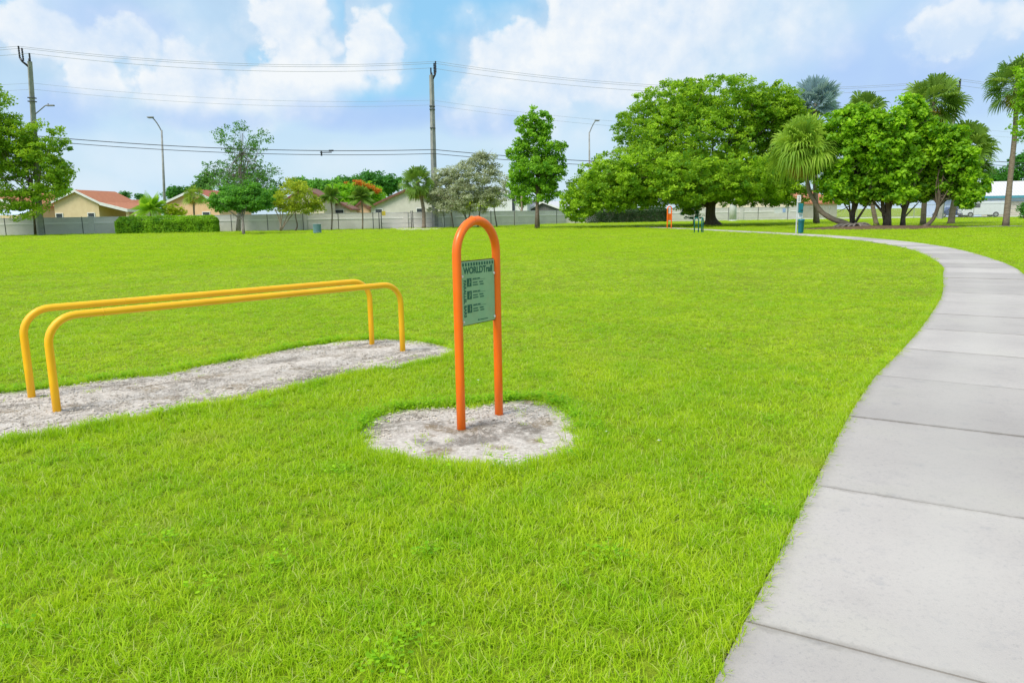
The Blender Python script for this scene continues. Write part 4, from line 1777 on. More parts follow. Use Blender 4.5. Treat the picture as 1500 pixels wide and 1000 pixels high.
p = A(1437, 310, 103)
vehicle('van', 'white van parked on the road in front of the pale blue house', 'van', (p[0], 103, .02), -.2,
        [(-2.6, .30), (2.5, .30), (2.5, 2.15), (-1.2, 2.15), (-2.0, 1.25), (-2.6, 1.05)],
        [(-1.75, 1.30), (-.5, 1.30), (-.5, 1.90), (-1.25, 1.90)], 1.9, M['van_white'], (-1.65, 1.5), .36)
p = A(1395, 312, 105.5)
vehicle('car', 'dark blue car parked behind the trees at the right', 'car', (p[0], 105.5, .02), -.2,
        [(-2.2, .28), (2.2, .28), (2.2, .85), (1.7, .95), (1.0, 1.42), (-.6, 1.42), (-1.2, .95), (-2.2, .80)],
        [(-1.05, .97), (1.5, .97), (.95, 1.36), (-.58, 1.36)], 1.75, M['car_blue'], (-1.4, 1.35), .32)


# ------------------------------------------------------------------ power poles, street lamps, cables
def power_pole(label, base, top, side, reach=1.1, lamp=False, group='tall concrete power poles'):
    base, top = np.array(base, float), np.array(top, float)
    base[2] = 0
    root = thing('power_pole', base, label, 'power pole', group)
    t = top - base
    b = MB()
    b.tube([t * 0, t * .5, t], [.37, .32, .255], 4)
    b.build('shaft', M['pole'], root)
    for f in (.78, .80, .66):
        b = MB()
        b.box(t * f, (.60, .60, .10))
        b.build('band', M['galv_dark'], root)
    tips = []
    ax = np.array([side, 0, 0.])
    b = MB()
    b.tube([t - np.array([0, 0, .65]), t + ax * reach * .8 + np.array([0, 0, .0]), t + ax * reach + np.array([0, 0, .38])], [.12, .10, .10], 8)
    b.tube([t - np.array([0, 0, .1]), t + np.array([0, 0, .25])], .12, 8)
    b.build('crossarm', M['black'], root, True)
    for off, h0, h1 in ((ax * reach, .35, 1.45), (ax * reach * .66, .05, 1.25), (ax * -.05, .2, .75)):
        b = MB()
        prof = []
        n = 7
        for i in range(n):
            z = h0 + (h1 - h0) * i / n
            dz = (h1 - h0) / n
            prof += [(.06, z), (.11, z + dz * .4), (.06, z + dz * .8)]
        prof += [(.09, h1), (0, h1 + .05)]
        b.lathe(prof, 10, t + off)
        b.build('insulator', M['black'], root, True)
        tips.append(base + t + off + np.array([0, 0, h1]))
    if lamp:
        b = MB()
        q = t * .70
        e = q + np.array([1.45, -.2, .95])
        b.tube([q, e, e + np.array([.25, 0, .05])], .06, 6)
        a_ = b.build('lamp_arm', M['lamp'], root, True)
        b = MB()
        b.box(e + np.array([.55, 0, .02]), (.75, .32, .14))
        b.lathe([(.07, .09), (.07, .22), (0, .24)], 8, e + np.array([.35, 0, .0]))
        b.build('lamp_head', M['lamp'], a_, False, .03)
    return base, base + t, tips


gB = G(60, 345)
poleA = power_pole('leaning power pole with a street lamp arm, rising out of the leafy tree at left', A(60, 345, 80.2), A(43.5, 90, 78), -1, .95, lamp=True)
poleB = power_pole('upright power pole standing behind the gate near the middle', A(637.5, 331, 87.2), A(632.0, 110, 87.2), 1, .5)
poleC = power_pole('power pole standing behind the clump of trees at right', A(1377, 320, 95.0), A(1402, 134, 95.0), 1, .3)


def cable(label, pts, sags, r, m, cat='cable', group=None, name='power_cable', spl=None):
    P = [np.array(p, float) for p in pts]
    path = []
    for i in range(len(P) - 1):
        n = 24
        for k in range(n if i < len(P) - 2 else n + 1):
            f = k / n
            q = P[i] + (P[i + 1] - P[i]) * f
            q[2] -= sags[i] * 4 * f * (1 - f)
            path.append(q)
    b = MB()
    b.tube(path, r, 5)
    o = b.build(name, m)
    tag(o, label, cat, group)
    if spl is not None:
        b = MB()
        q = path[spl]
        b.box(q + np.array([0, 0, -.18]), (1.3, .08, .10))
        b.box(q + np.array([-.5, 0, -.3]), (.16, .10, .50))
        b.box(q + np.array([.6, 0, -.0]), (.5, .14, .16))
        x = b.build('splice_box', M['black'], o)
    return o


def far_left(p, dy=-38.5, dz=0.0):
    return (p[0] - 39, p[1] - 4, p[2] + dz)


grp = 'cables strung between the power poles'
for i, nm in enumerate(('topmost overhead cable, on the outer insulators of the poles', 'second overhead cable, just under the topmost one',
                        'third overhead cable, on the pole tips')):
    a_, c_, d_ = poleA[2][i], poleB[2][i], poleC[2][i]
    e_ = d_ + np.array([52, 6, -.5])
    cable(nm, [far_left(a_), a_, c_, d_, e_], [.9, .95, 1.9, 1.5], .017, M['cable_thin'], group=grp)
for i, (ya, yb, yc, nm) in enumerate(((122, 147, 186, 'upper of the two faint thin wires at mid height'), (131, 154, 194, 'lower of the two faint thin wires at mid height'))):
    a_ = A(47 + i, ya, 78.6)
    c_ = A(633, yb, 86.9)
    d_ = A(1398, yc, 94.7)
    cable(nm, [far_left(a_), a_, c_, d_, d_ + np.array([52, 6, -.3])], [.6, .75, 1.5, 1.2], .011, M['cable_thin'], group=grp)
for i, (ya, yb, yc, nm) in enumerate(((199.5, 219.3, 231.5, 'upper thick black cable crossing above the trees'),
                                      (206, 225.2, 237, 'lower thick black cable crossing above the trees'))):
    a_ = A(54 + i, ya, 79.0)
    c_ = A(635, yb, 86.6)
    d_ = A(1389, yc, 94.5)
    cable(nm, [far_left(a_), a_, c_, d_, d_ + np.array([52, 6, -.3])], [.5, .62, 1.25, 1.0], .040 if i == 0 else .034, M['cable'], group=grp,
          spl=(24 + 17) if i == 0 else None)


def street_lamp(label, px, Y, py_top, py_base, lean, dirn):
    base = A(px, py_base, Y)
    base[2] = 0
    top = A(px - lean, py_top, Y)
    root = thing('street_lamp', base, label, 'street lamp', 'street lamps beyond the wall')
    t = top - base
    H = t[2]
    b = MB()
    k = t * .89
    b.tube([(0, 0, 0), k * .5, k], [.20, .15, .10], 10)
    b.lathe([(.28, 0), (.28, .25), (.20, .35)], 10)
    b.build('pole', M['pole'], root, True)
    b = MB()
    e = np.array([k[0] + dirn * .9, k[1] - .2, H - .05])
    pts = bez(k - np.array([0, 0, .2]), np.array([k[0] + dirn * .45, k[1], k[2] + (H - k[2]) * .62]), e, 8)
    b.tube(pts, [.075] * 8, 7)
    arm = b.build('arm', M['lamp'], root, True)
    b = MB()
    c = e + np.array([dirn * .25, 0, .05])
    b.box(c, (.75, .36, .15))
    b.box(c + np.array([0, 0, -.10]), (.5, .28, .06))
    b.build('lamp_head', M['lamp'], arm, False, .04)
    return root


street_lamp('street lamp with a bent top behind the left hedge', 241, 95, 172, 318, 5, -1)
street_lamp('street lamp with a curved arm between the oak and the big tree', 864, 114, 177, 320, 1, 1)

# ------------------------------------------------------------------ park furniture
# parallel bars
def bar(label, b0, b1, h, seam):
    b0, b1 = np.array(b0, float), np.array(b1, float)
    root = thing('exercise_bar', b0, label, 'exercise bar', 'pair of yellow parallel bars')
    d = b1 - b0
    L = np.linalg.norm(d)
    u = d / L
    Z = np.array([0, 0, 1.])
    r = .215
    pts = [Z * -.15, Z * (h - r) * .5, Z * (h - r)]
    for a in np.linspace(0, math.pi / 2, 9)[1:]:
        pts.append(Z * (h - r) + u * r * (1 - math.cos(a)) + Z * r * math.sin(a))
    for f in np.linspace(.12, .88, 9):
        pts.append(u * L * f + Z * h)
    for a in np.linspace(math.pi / 2, 0, 9)[:-1]:
        pts.append(Z * (h - r) + u * (L - r * (1 - math.cos(a))) + Z * r * math.sin(a))
    pts += [u * L + Z * (h - r), u * L + Z * (h - r) * .5, u * L - Z * .15]
    b = MB()
    b.tube(pts, .0305, 20)
    b.build('pipe', M['yellow'], root, True)
    b = MB()
    for q in seam:
        c = u * L * q + Z * h
        b.tube([c - u * .004, c + u * .004], .0318, 20)
    b.build('weld_seam', M['yellow'], root, True)
    for q in (0, L):
        b = MB()
        rs = np.random.RandomState(int(q * 7) + 3)
        prof = [(.105, -.01), (.085, .009), (.055, .015), (.031, .017)]
        b.lathe(prof, 14, u * q)
        b.v = [(x + rs.randn() * .006, y + rs.randn() * .006, z) for x, y, z in b.v]
        b.build('concrete_footing', M['sand'], root, True)
    return root


bar('yellow pipe exercise bar nearer the camera, front one of the pair', G(84, 605), G(590, 516), .765, (.12,))
bar('yellow pipe exercise bar farther from the camera, rear one of the pair', G(47, 584), G(545, 506), .765, (.235,))


# text converted to mesh so it stays real geometry
def text_mesh(txt, size, depth=.0008):
    cu = bpy.data.curves.new('lettering', 'FONT')
    cu.body = txt
    cu.size = size
    cu.extrude = depth
    cu.align_x = 'CENTER'
    cu.align_y = 'CENTER'
    cu.offset = size * .032
    ob = bpy.data.objects.new('lettering', cu)
    COL.objects.link(ob)
    bpy.context.view_layer.update()
    dg = bpy.context.evaluated_depsgraph_get()
    me = bpy.data.meshes.new_from_object(ob.evaluated_get(dg))
    bpy.data.objects.remove(ob)
    return me


def trail_sign(label, pl, pr, H, full=True, r=.031):
    pl, pr = np.array(pl, float), np.array(pr, float)
    c = (pl + pr) / 2
    d = pr - pl
    W = np.linalg.norm(d)
    ang = math.atan2(d[1], d[0])
    root = thing('trail_sign', c, label, 'sign', None, ang)
    R = W / 2
    pts = [(-R, 0, -.2), (-R, 0, .4), (-R, 0, H - R - r)]
    for a in np.linspace(math.pi, 0, 21)[1:-1]:
        pts.append((R * math.cos(a), 0, H - R - r + R * math.sin(a)))
    pts += [(R, 0, H - R - r), (R, 0, .4), (R, 0, -.2)]
    b = MB()
    b.tube(pts, r, 22)
    b.build('frame', M['orange'], root, True)
    if full:
        b = MB()
        for s in (-.045, .02):
            b.tube([(s - .0035, 0, H - r - .0), (s + .0035, 0, H - r)], r + .0012, 22)
        b.build('weld_seam', M['orange'], root, True)
    for x in (-R, R):
        rs = np.random.RandomState(5 if x < 0 else 9)
        b = MB()
        b.lathe([(.12, -.008), (.095, .010), (.06, .017), (.032, .019)], 16, (x, 0, 0))
        b.v = [(px + rs.randn() * .008, py + rs.randn() * .008, z + rs.randn() * .003) for px, py, z in b.v]
        b.build('concrete_footing', M['sand'], root, True)
    pw = W - 2 * r + .004
    z0, z1 = (.738, 1.187) if full else (.72, 1.30)
    if not full:
        b = MB()
        b.box((0, -.0, (z0 + z1) / 2), (pw, .02, z1 - z0))
        b.build('panel', M['orange'], root, False, .004)
        return root
    yf = -.001
    b = MB()
    b.box((0, yf + .006, (z0 + z1) / 2), (pw, .010, z1 - z0))
    pan = b.build('backing_plate', M['rust'], root, False, .002)
    b = MB()
    b.box((0, yf - .003, (z0 + z1) / 2), (pw - .010, .007, z1 - z0 - .012))
    face = b.build('panel', M['panel_green'], root, False, .002)
    ys = yf - .0072
    hw = pw / 2

    def put(me, x, z, nm, rot=0):
        me.materials.clear()
        me.materials.append(M['panel_ink'])
        o = link(nm, me, face)
        o.location = (x, ys, z)
        o.rotation_euler = (math.pi / 2, rot, 0)
        return o
    # border row of little blocks
    b = MB()
    for i in range(12):
        x = -hw + .028 + i * (pw - .056) / 11
        b.box((x, ys, z1 - .026), (.017, .0016, .022))
    b.build('block_border', M['panel_ink'], face)
    put(text_mesh('WORLDTrail', .061), 0.0, z1 - .070, 'lettering').scale = (.96, 1.05, 1)
    put(text_mesh('PARALLEL BARS', .037), -hw + .040, (z0 + z1) / 2 - .035, 'lettering', math.pi / 2)
    # three exercises: pictogram, heading and lines of small print
    for k, zc in enumerate((z1 - .150, z1 - .238, z1 - .332)):
        b = MB()
        b.box((-hw + .090, ys, zc), (.050, .0016, .058))
        pg = b.build('pictogram', M['panel_ink'], face)
        b = MB()
        yy = ys - .0014
        x0 = -hw + .090
        b.lathe([(0, -.004), (.004, -.002), (.004, .002), (0, .004)], 8, (x0 + .004, yy, zc + .017))
        b.box((x0 + .003, yy, zc + .004), (.006, .0012, .018))
        b.box((x0 - .003 + k * .003, yy, zc - .012), (.005, .0012, .017))
        b.box((x0 + .009, yy, zc + .001 - k * .003), (.012, .0012, .004))
        b.build('figure', M['panel_green'], pg)
        b = MB()
        xs = -hw + .130
        for row, (zo, hh, words) in enumerate(((.026, .008, (.045, .030)), (.000, .0075, (.052, .0, .044)), (-.017, .0075, (.058, .0, .044)))):
            x = xs
            for w_ in words:
                if w_ == 0:
                    x += .014
                    continue
                b.box((x + w_ / 2, ys, zc + zo - .004), (w_, .0014, hh))
                x += w_ + .007
        b.box((xs + .07, ys, zc + .014), (.15, .0012, .0015))
        b.build('small_print', M['panel_ink'], face)
    b = MB()
    b.box((.055, ys, z0 + .028), (.090, .0014, .006))
    b.lathe([(.009, -.0005), (.009, .0005)], 12, (-.012, ys, z0 + .028))
    b.box((-.005, ys, z0 + .028), (.012, .0014, .012))
    b.build('small_print', M['panel_ink'], face)
    for x, z in ((-hw + .014, z1 - .105), (hw - .014, z1 - .105), (-hw + .018, z0 + .030), (hw - .014, z0 + .030)):
        b = MB()
        b.tube([(x, ys + .002, z), (x, ys - .005, z), (x, ys - .008, z)], [.0105, .010, .005], 12)
        b.build('bolt', M['steel'], face, True)
    return root


trail_sign('orange arched pipe sign with a green exercise panel on a bare sand patch', G(676, 632), G(731, 610.5), 1.487)
fs = G(981, 335)
trail_sign('distant orange arched pipe sign in front of the dark clipped hedge', fs + np.array([-.24, -.1, 0]), fs + np.array([.16, .12, 0]), 1.95, False, .05)


def push_hoop(label, p0, p1, h):
    p0, p1 = np.array(p0, float), np.array(p1, float)
    d = p1 - p0
    L = np.linalg.norm(d)
    u = d / L
    Z = np.array([0, 0, 1.])
    r = L * .45
    root = thing('push_up_bar', p0, label, 'exercise bar', 'green exercise hoops by the path')
    pts = [Z * -.1, Z * (h - r)]
    for a in np.linspace(0, math.pi / 2, 6)[1:]:
        pts.append(Z * (h - r) + u * r * (1 - math.cos(a)) + Z * r * math.sin(a))
    for a in np.linspace(math.pi / 2, 0, 6)[:-1]:
        pts.append(Z * (h - r) + u * (L - r * (1 - math.cos(a))) + Z * r * math.sin(a))
    pts += [u * L + Z * (h - r), u * L - Z * .1]
    b = MB()
    b.tube(pts, .04, 10)
    b.build('pipe', M['teal'], root, True)
    for q in (0, L):
        b = MB()
        b.lathe([(.09, 0), (.085, .05), (.041, .06)], 12, u * q)
        b.build('base_collar', M['teal'], root, True)


p = G(1017, 341.5)
push_hoop('left teal green pipe hoop in the grass by the big trunk', p, p + np.array([.30, .10, 0]), 1.02)
p = G(1027.5, 341.3)
push_hoop('right teal green pipe hoop in the grass by the big trunk', p, p + np.array([.24, .55, 0]), 1.02)

# dog waste station
p = G(1170.5, 342.3)
root = thing('dog_waste_station', p, 'teal dog waste station with white sign and pale post beside the path', 'waste station')
b = MB()
b.box((-.17, .05, 1.17), (.08, .05, 2.34))
b.build('post', M['pole_pale'], root, False, .008)
b = MB()
b.box((-.10, 0, 2.12), (.21, .02, .44))
sg = b.build('sign_plate', M['sign_white'], root, False, .004)
b = MB()
for i, w_ in enumerate((.22, .10, .22, .18, .22)):
    b.box((-.10, -.0115, 2.26 - i * .068), (w_ * .6, .003, .028))
b.build('small_print', M['sign_dark'], sg)
b = MB()
b.box((.0, -.06, 1.55), (.26, .20, .58))
ds = b.build('bag_dispenser', M['teal_blue'], root, False, .03)
b = MB()
b.box((.04, -.165, 1.42), (.16, .008, .05))
b.build('slot', M['black'], ds)
b = MB()
b.box((.03, -.0, 1.10), (.30, .02, .26))
pl_ = b.build('label_plate', M['sign_white'], root, False, .003)
b = MB()
for i in range(3):
    b.box((.03, -.0115, 1.17 - i * .06), (.2, .003, .02))
b.build('small_print', M['teal_blue'], pl_)
b = MB()
b.lathe([(.0, .02), (.15, .02), (.16, .06), (.18, .78), (.20, .80), (.20, .86), (.16, .90), (0, .91)], 20, (.05, -.12, 0))
bn = b.build('bin', M['teal_blue'], root, True)
b = MB()
b.lathe([(.202, .78), (.212, .79), (.212, .83), (.202, .84)], 20, (.05, -.12, 0))
b.build('rim', M['teal_blue'], bn, True)

# slatted barrel in the field
p = G(465, 342)
root = thing('litter_bin', p, 'round blue green slatted litter bin standing in the open field', 'litter bin')
b = MB()
for k in range(26):
    a = 2 * math.pi * k / 26
    b.box((math.cos(a) * .34, math.sin(a) * .34, .42), (.035, .062, .80), a)
b.build('slats', M['barrel'], root)
b = MB()
b.lathe([(.0, .05), (.30, .05), (.31, .78), (.29, .80), (.28, .2)], 22)
b.build('liner', M['galv_dark'], root, True)
b = MB()
for z in (.10, .78):
    b.lathe([(.355, z), (.38, z + .01), (.38, z + .05), (.355, z + .06), (.34, z + .03), (.355, z)], 26)
b.build('hoop', M['barrel'], root, True)

# ------------------------------------------------------------------ hedges
a0, a1 = A(168, 341, 80.0), A(315, 340, 80.6)
hedge('hedge', 'clipped bright green hedge in front of the wall at left', a0, a1, 1.6, 1.80, M['leaf_hedge'], M['hedge_core'], 3, .17)
a0, a1 = A(859, 326, 104.5), A(979, 325, 104.8)
hedge('hedge', 'dark clipped hedge in the shade of the big tree', a0, a1, 1.6, 2.05, M['leaf_hedge_dark'], M['bark_grey'], 4, .17, .7)

# ------------------------------------------------------------------ trees
Y = 78.0
L_ = px_lobes([(-8, 165, 34, 42), (22, 208, 40, 34), (62, 212, 34, 34), (86, 240, 20, 34), (42, 240, 38, 32), (-2, 225, 40, 50), (50, 288, 26, 24),
               (-45, 215, 45, 80), (12, 292, 24, 20), (75, 275, 22, 22), (30, 310, 26, 14), (92, 262, 12, 16)], Y, .8, 3)
tree('leafy_tree', 'leafy broad tree at the left edge with a thin trunk before the wall', 'tree', G(52, 344.5), L_, M['leaf_left'], M['bark'], 31,
     A(45, 250, Y), .12, .07, 640, 62, .30, .62, 30, flare=1.2, lr=.7, shell=.62)

Y = 84.0
L_ = px_lobes([(355, 276, 58, 19), (352, 248, 42, 24), (382, 256, 26, 18), (324, 258, 26, 16), (326, 198, 13, 14), (352, 190, 14, 11), (384, 200, 15, 13),
               (340, 217, 18, 16), (370, 217, 20, 18), (305, 243, 12, 7), (408, 272, 14, 12), (355, 262, 44, 22)], Y, .8, 5)
tree('sparse_tree', 'tall thin crowned tree with bare twigs showing against the sky', 'tree', A(349, 340, Y), L_, M['leaf_sparse'], M['bark_grey'], 33,
     A(355, 195, Y), .20, .04, 560, 17, .24, .52, 120, lr=.42, start=.30, shell=.45)
Y = 70.0
L_ = px_lobes([(355, 287, 38, 19), (338, 293, 32, 15), (375, 286, 32, 19), (324, 299, 16, 10), (390, 293, 17, 13), (356, 300, 36, 10)], Y, .8, 6)
tree('round_tree', 'low dense round tree with a straight pale trunk on the lawn', 'tree', G(357, 343.5), L_, M['leaf_round'], M['bark_grey'], 35,
     A(354, 290, Y), .10, .07, 300, 60, .24, .48, 16, lr=.6, shell=.6)
Y = 82.0
L_ = px_lobes([(425, 283, 30, 16), (402, 292, 24, 14), (450, 297, 22, 13), (432, 270, 20, 9), (415, 303, 22, 9), (438, 305, 30, 9), (462, 304, 12, 8)], Y, .8, 7)
base = A(412, 338, Y)
t_ = tree('crape_myrtle', 'yellowish shrubby tree with several slim pale stems', 'tree', base, L_, M['leaf_myrtle'], M['bark_pale'], 37, None, clumps=230, per=46, size=.22,
          cr=.5, shell=.5, tint_sp=.3)
rs = np.random.RandomState(3)
for px, py in ((400, 300), (408, 296), (420, 294), (432, 298), (440, 302)):
    e = A(px, py, Y + rs.uniform(-.8, .8)) - np.array(t_.location)
    s0 = np.array([rs.uniform(-.2, .2), rs.uniform(-.2, .2), 0])
    b = MB()
    b.tube(bez(s0, (s0 + e) / 2 + np.array([-.25 * np.sign(e[0]), 0, .1]), e, 7), list(np.linspace(.075, .03, 7)), 7)
    for q in range(3):
        f = e + np.array([rs.randn() * .5, rs.randn() * .4, .5 + rs.rand() * .6])
        b.tube([e, (e + f) / 2 + rs.randn(3) * .05, f], [.03, .02, .008], 5)
    b.build('stem', M['bark_pale'], t_, True)

Y = 77.0
L_ = px_lobes([(788, 176, 20, 18), (780, 200, 28, 20), (802, 218, 27, 20), (764, 226, 22, 20), (786, 250, 38, 22), (764, 268, 20, 18), (812, 258, 18, 22),
               (790, 278, 36, 16), (775, 185, 18, 16), (806, 240, 22, 18), (770, 248, 24, 16)], Y, .85, 9)
tree('oak_tree', 'upright oval oak tree with a slim trunk in mid field', 'tree', G(787, 334.5), L_, M['leaf_oak'], M['bark'], 41, A(787, 215, Y),   .19, .06, 480, 56, .28, .50,
     34, lr=.45, start=.25, shell=.55)

Y = 76.5
big = [(1045, 150, 72, 38), (985, 158, 58, 40), (1108, 163, 58, 38), (938, 190, 40, 36), (1020, 200, 88, 46), (1118, 210, 58, 46), (945, 240, 55, 34),
       (888, 262, 42, 34), (1000, 255, 68, 38), (1070, 258, 60, 38), (1128, 262, 42, 34), (862, 286, 36, 26), (846, 308, 18, 16), (905, 285, 48, 20),
       (962, 282, 42, 20), (1100, 286, 46, 15), (1152, 200, 30, 40), (1150, 285, 34, 17), (1010, 300, 18, 14), (1165, 250, 25, 30), (1158, 178, 24, 32), (1172, 225, 20, 40), (1140, 150, 32, 26), (1163, 165, 20, 22), (1168, 200, 18, 26),
       (948, 252, 56, 40, -6), (1008, 262, 56, 38, -8), (1080, 262, 52, 36, -8), (1130, 265, 42, 36, -6), (893, 272, 44, 36, -5),
       (852, 295, 30, 26, -4), (1045, 285, 30, 13, -7), (985, 288, 34, 18, -6), (920, 290, 38, 18, -5)]
L_ = px_lobes(big, Y, .8, 12, 3.0)
bt = tree('spreading_tree', 'huge spreading shade tree with a thick dark trunk', 'tree', G(1042, 330), L_, M['leaf_rain'], M['bark'], 43, A(1050, 255, Y), .62, .38, 5600, 48,
          .26, .50, 60, flare=1.7, lr=.42, start=.55, flat=.55, shell=.62, tint_mid=.5, tint_sp=.32, mids=(A(1041, 305, Y),))
Y = 101.0
tree('slender_tree', 'slender trunked tree behind the oak, close to the fence', 'tree', A(765, 327, 100), px_lobes([(762, 283, 15, 12), (768, 296, 10, 8)], Y, .8, 2), M['leaf_oak'],
     M['bark_pale'], 45, A(764, 285, 100), .16, .12, 60, 40, .3, .6, 6, flare=1.1)
Y = 92.0
L_ = px_lobes([(1014, 300, 17, 10), (1018, 313, 14, 9), (1006, 311, 10, 8)], 79.5, .8, 2)
tree('weeping_shrub', 'small bluish green shrub left of the thick trunk', 'shrub', A(1016, 326, 79.5), L_, M['leaf_teal'], M['bark_grey'], 46, A(1015, 305, 79.5), .05, .03, 60, 40, .20,
     .35, 8, flare=1.1)

Y = 85.5
L_ = px_lobes([(648, 272, 28, 26), (688, 264, 36, 28), (724, 277, 22, 28), (665, 288, 38, 24), (690, 292, 44, 20), (718, 252, 18, 14), (655, 258, 18, 14), (640, 295, 16, 20)], Y, .8, 15)
L2 = px_lobes([(698, 236, 16, 10), (714, 228, 14, 8), (682, 243, 12, 8)], Y, .8, 16)
sb = tree('silvery_bush', 'large silvery grey bush tree right of the tall pole', 'tree', A(685, 332, Y), L_ + L2, M['leaf_silver'], M['bark_grey'], 47, None, 0, 0, 620, 60, .20, .50, shell=.62,
          tint_sp=.28)
rs = np.random.RandomState(4)
for px0, px1, py1 in ((664, 655, 285), (682, 690, 275), (700, 712, 235), (728, 722, 285), (690, 668, 290)):
    s0 = A(px0, 332, Y + rs.uniform(-.5, .5)) - np.array(sb.location)
    s0[2] = 0
    e = A(px1, py1, Y) - np.array(sb.location)
    b = MB()
    b.tube(bez(s0, (s0 + e) / 2 + rs.randn(3) * .3, e, 8), list(np.linspace(.09, .03, 8)), 7)
    for q in range(5):
        f = e + np.array([rs.randn() * .9, rs.randn() * .6, .3 + rs.rand() * 1.0])
        b.tube([e, (e + f) / 2 + rs.randn(3) * .1, f], [.03, .018, .006], 5)
    b.build('stem', M['bark_grey'], sb, True)
Y = 99.0
tree('yellow_shrub', 'yellow green shrub behind the silvery bush above the wall', 'shrub', A(704, 325, 99), px_lobes([(700, 297, 28, 11), (720, 293, 16, 11), (682, 300, 16, 9)], Y, .8, 5), M['leaf_yellow'],
     M['bark'], 49, A(704, 300, 99), .08, .05, 110, 46, .22, .5, 8, flare=1.1)
tree('yellow_shrub', 'yellow green shrub right of the banana palm above the hedge', 'shrub', A(252, 325, 93), px_lobes([(252, 306, 14, 8), (262, 311, 10, 6)], 93, .8, 5), M['leaf_yellow'],
     M['bark'], 50, A(252, 310, 93), .06, .04, 60, 40, .22, .4, 5, flare=1.1)

# trees far behind the houses
for (nm, lab, pxb, Yb, lob, mt, cl, seed) in (
        ('shade_tree', 'dark domed tree far behind the grey gabled house', 548, 165, [(545, 268, 40, 16), (570, 270, 18, 15), (525, 275, 20, 14), (500, 268, 14, 8)], 'leaf_dark', 330, 61),
        ('shade_tree', 'bright green tree behind the cream house, left of the flowering tree', 470, 150, [(470, 277, 24, 12), (450, 273, 20, 9), (490, 273, 14, 9), (438, 268, 12, 6)], 'leaf_round', 200, 62),
        ('shade_tree', 'low dark tree left of the peach house', 262, 160, [(263, 283, 20, 9), (282, 284, 12, 8)], 'leaf_dark', 90, 64),
        ('shade_tree', 'dark green tree beyond the pale blue house at right', 1475, 165, [(1470, 262, 24, 18), (1500, 250, 26, 26), (1445, 272, 14, 9), (1540, 250, 30, 26)], 'leaf_dark', 300, 65),
        ('shade_tree', 'wispy grey green tree behind the sparse tree', 300, 150, [(296, 272, 10, 12), (305, 264, 9, 10), (288, 278, 8, 7)], 'leaf_sparse', 60, 66),
        ('shade_tree', 'tiny round tree on the horizon left of the banana palm', 183, 200, [(183, 286, 7, 4)], 'leaf_dark', 14, 67),
        ('shade_tree', 'tiny flat tree on the horizon close to the banana palm', 204, 200, [(204, 289, 6, 4)], 'leaf_dark', 14, 68),
        ('shade_tree', 'green tree just behind the beige house ridge', 90, 150, [(90, 285, 15, 8)], 'leaf_round', 60, 69)):
    tree(nm, lab, 'tree', A(pxb, 318, Yb), px_lobes(lob, Yb, .8, seed), M[mt], M['bark'], seed, A(pxb, lob[0][1], Yb), .28, .15, cl, 46, .55, 1.1, 10, flare=1.2)
L_ = px_lobes([(505, 288, 26, 18), (535, 292, 26, 18), (520, 277, 26, 10), (548, 286, 14, 12), (490, 295, 16, 12)], 138, .8, 7)
fl = tree('flowering_tree', 'green tree with a patch of orange flowers on top', 'tree', A(520, 318, 138), L_, M['leaf_poin'], M['bark'], 71, A(520, 290, 138), .3, .2, 260, 50, .48, 1.0, 10)
crown('blossom', px_lobes([(522, 266.5, 14, 3.2), (540, 272.5, 15, 4), (552, 281, 6, 4), (530, 269, 16, 3.2)], 136.4, .5, 3, .4), 34, 30, .34, .6, M['flower'], fl, 72, shell=.2)

# the clump of trees at right: broad bright leaves
GY = 55.5
gl_ = dict(clumps=520, per=46, size=.27, cr=.46, lr=.5, shell=.58, aspect=.8, tint_sp=.3)
tree('sea_grape_tree', 'bright leafy tree of the right clump next to the curved palm', 'tree', A(1248, 331, 57.5), px_lobes(
    [(1236, 205, 32, 44), (1228, 262, 30, 34), (1262, 245, 32, 40), (1252, 178, 26, 24), (1262, 285, 30, 13), (1222, 278, 22, 18), (1272, 205, 26, 34)], 57.0, .8, 21, 1.4),
    M['leaf_grape'], M['bark'], 81, A(1254, 250, 57.2), .16, .09, nlimb=26, start=.15, group='bright leafed trees of the right clump', **gl_)
tree('sea_grape_tree', 'bright leafy tree in the middle of the right clump, thick forking trunk', 'tree', G(1299, 333.8), px_lobes(
    [(1300, 200, 34, 36), (1292, 255, 36, 38), (1318, 240, 28, 38), (1290, 282, 34, 14), (1318, 284, 26, 13), (1285, 220, 30, 30)], GY, .8, 22, 1.4),
    M['leaf_grape'], M['bark'], 82, A(1305, 250, GY), .24, .12, nlimb=28, start=.15, group='bright leafed trees of the right clump', **gl_)
tree('sea_grape_tree', 'bright leafy tree of the right clump with a low forked trunk', 'tree', A(1322, 333.0, 57.0), px_lobes(
    [(1335, 190, 26, 36), (1342, 235, 34, 38), (1345, 275, 34, 18), (1332, 165, 20, 24), (1362, 210, 22, 34), (1335, 286, 20, 10)], 57, .8, 23, 1.4),
    M['leaf_grape'], M['bark'], 83, A(1326, 270, 57), .16, .10, nlimb=26, start=.2, group='bright leafed trees of the right clump', **gl_)
tree('sea_grape_tree', 'bright leafy tree with a curved leaning trunk at the right end of the clump', 'tree', G(1352, 334.2), px_lobes(
    [(1385, 235, 30, 36), (1400, 266, 30, 24), (1378, 276, 28, 15), (1420, 288, 17, 14), (1408, 240, 24, 34), (1390, 205, 22, 20), (1435, 270, 10, 14)], GY, .8, 24, 1.2),
    M['leaf_grape'], M['bark'], 84, A(1376, 278, GY), .15, .12, nlimb=26, start=.6, mids=(A(1366, 322, GY), A(1374, 302, GY)), group='bright leafed trees of the right clump', **gl_)

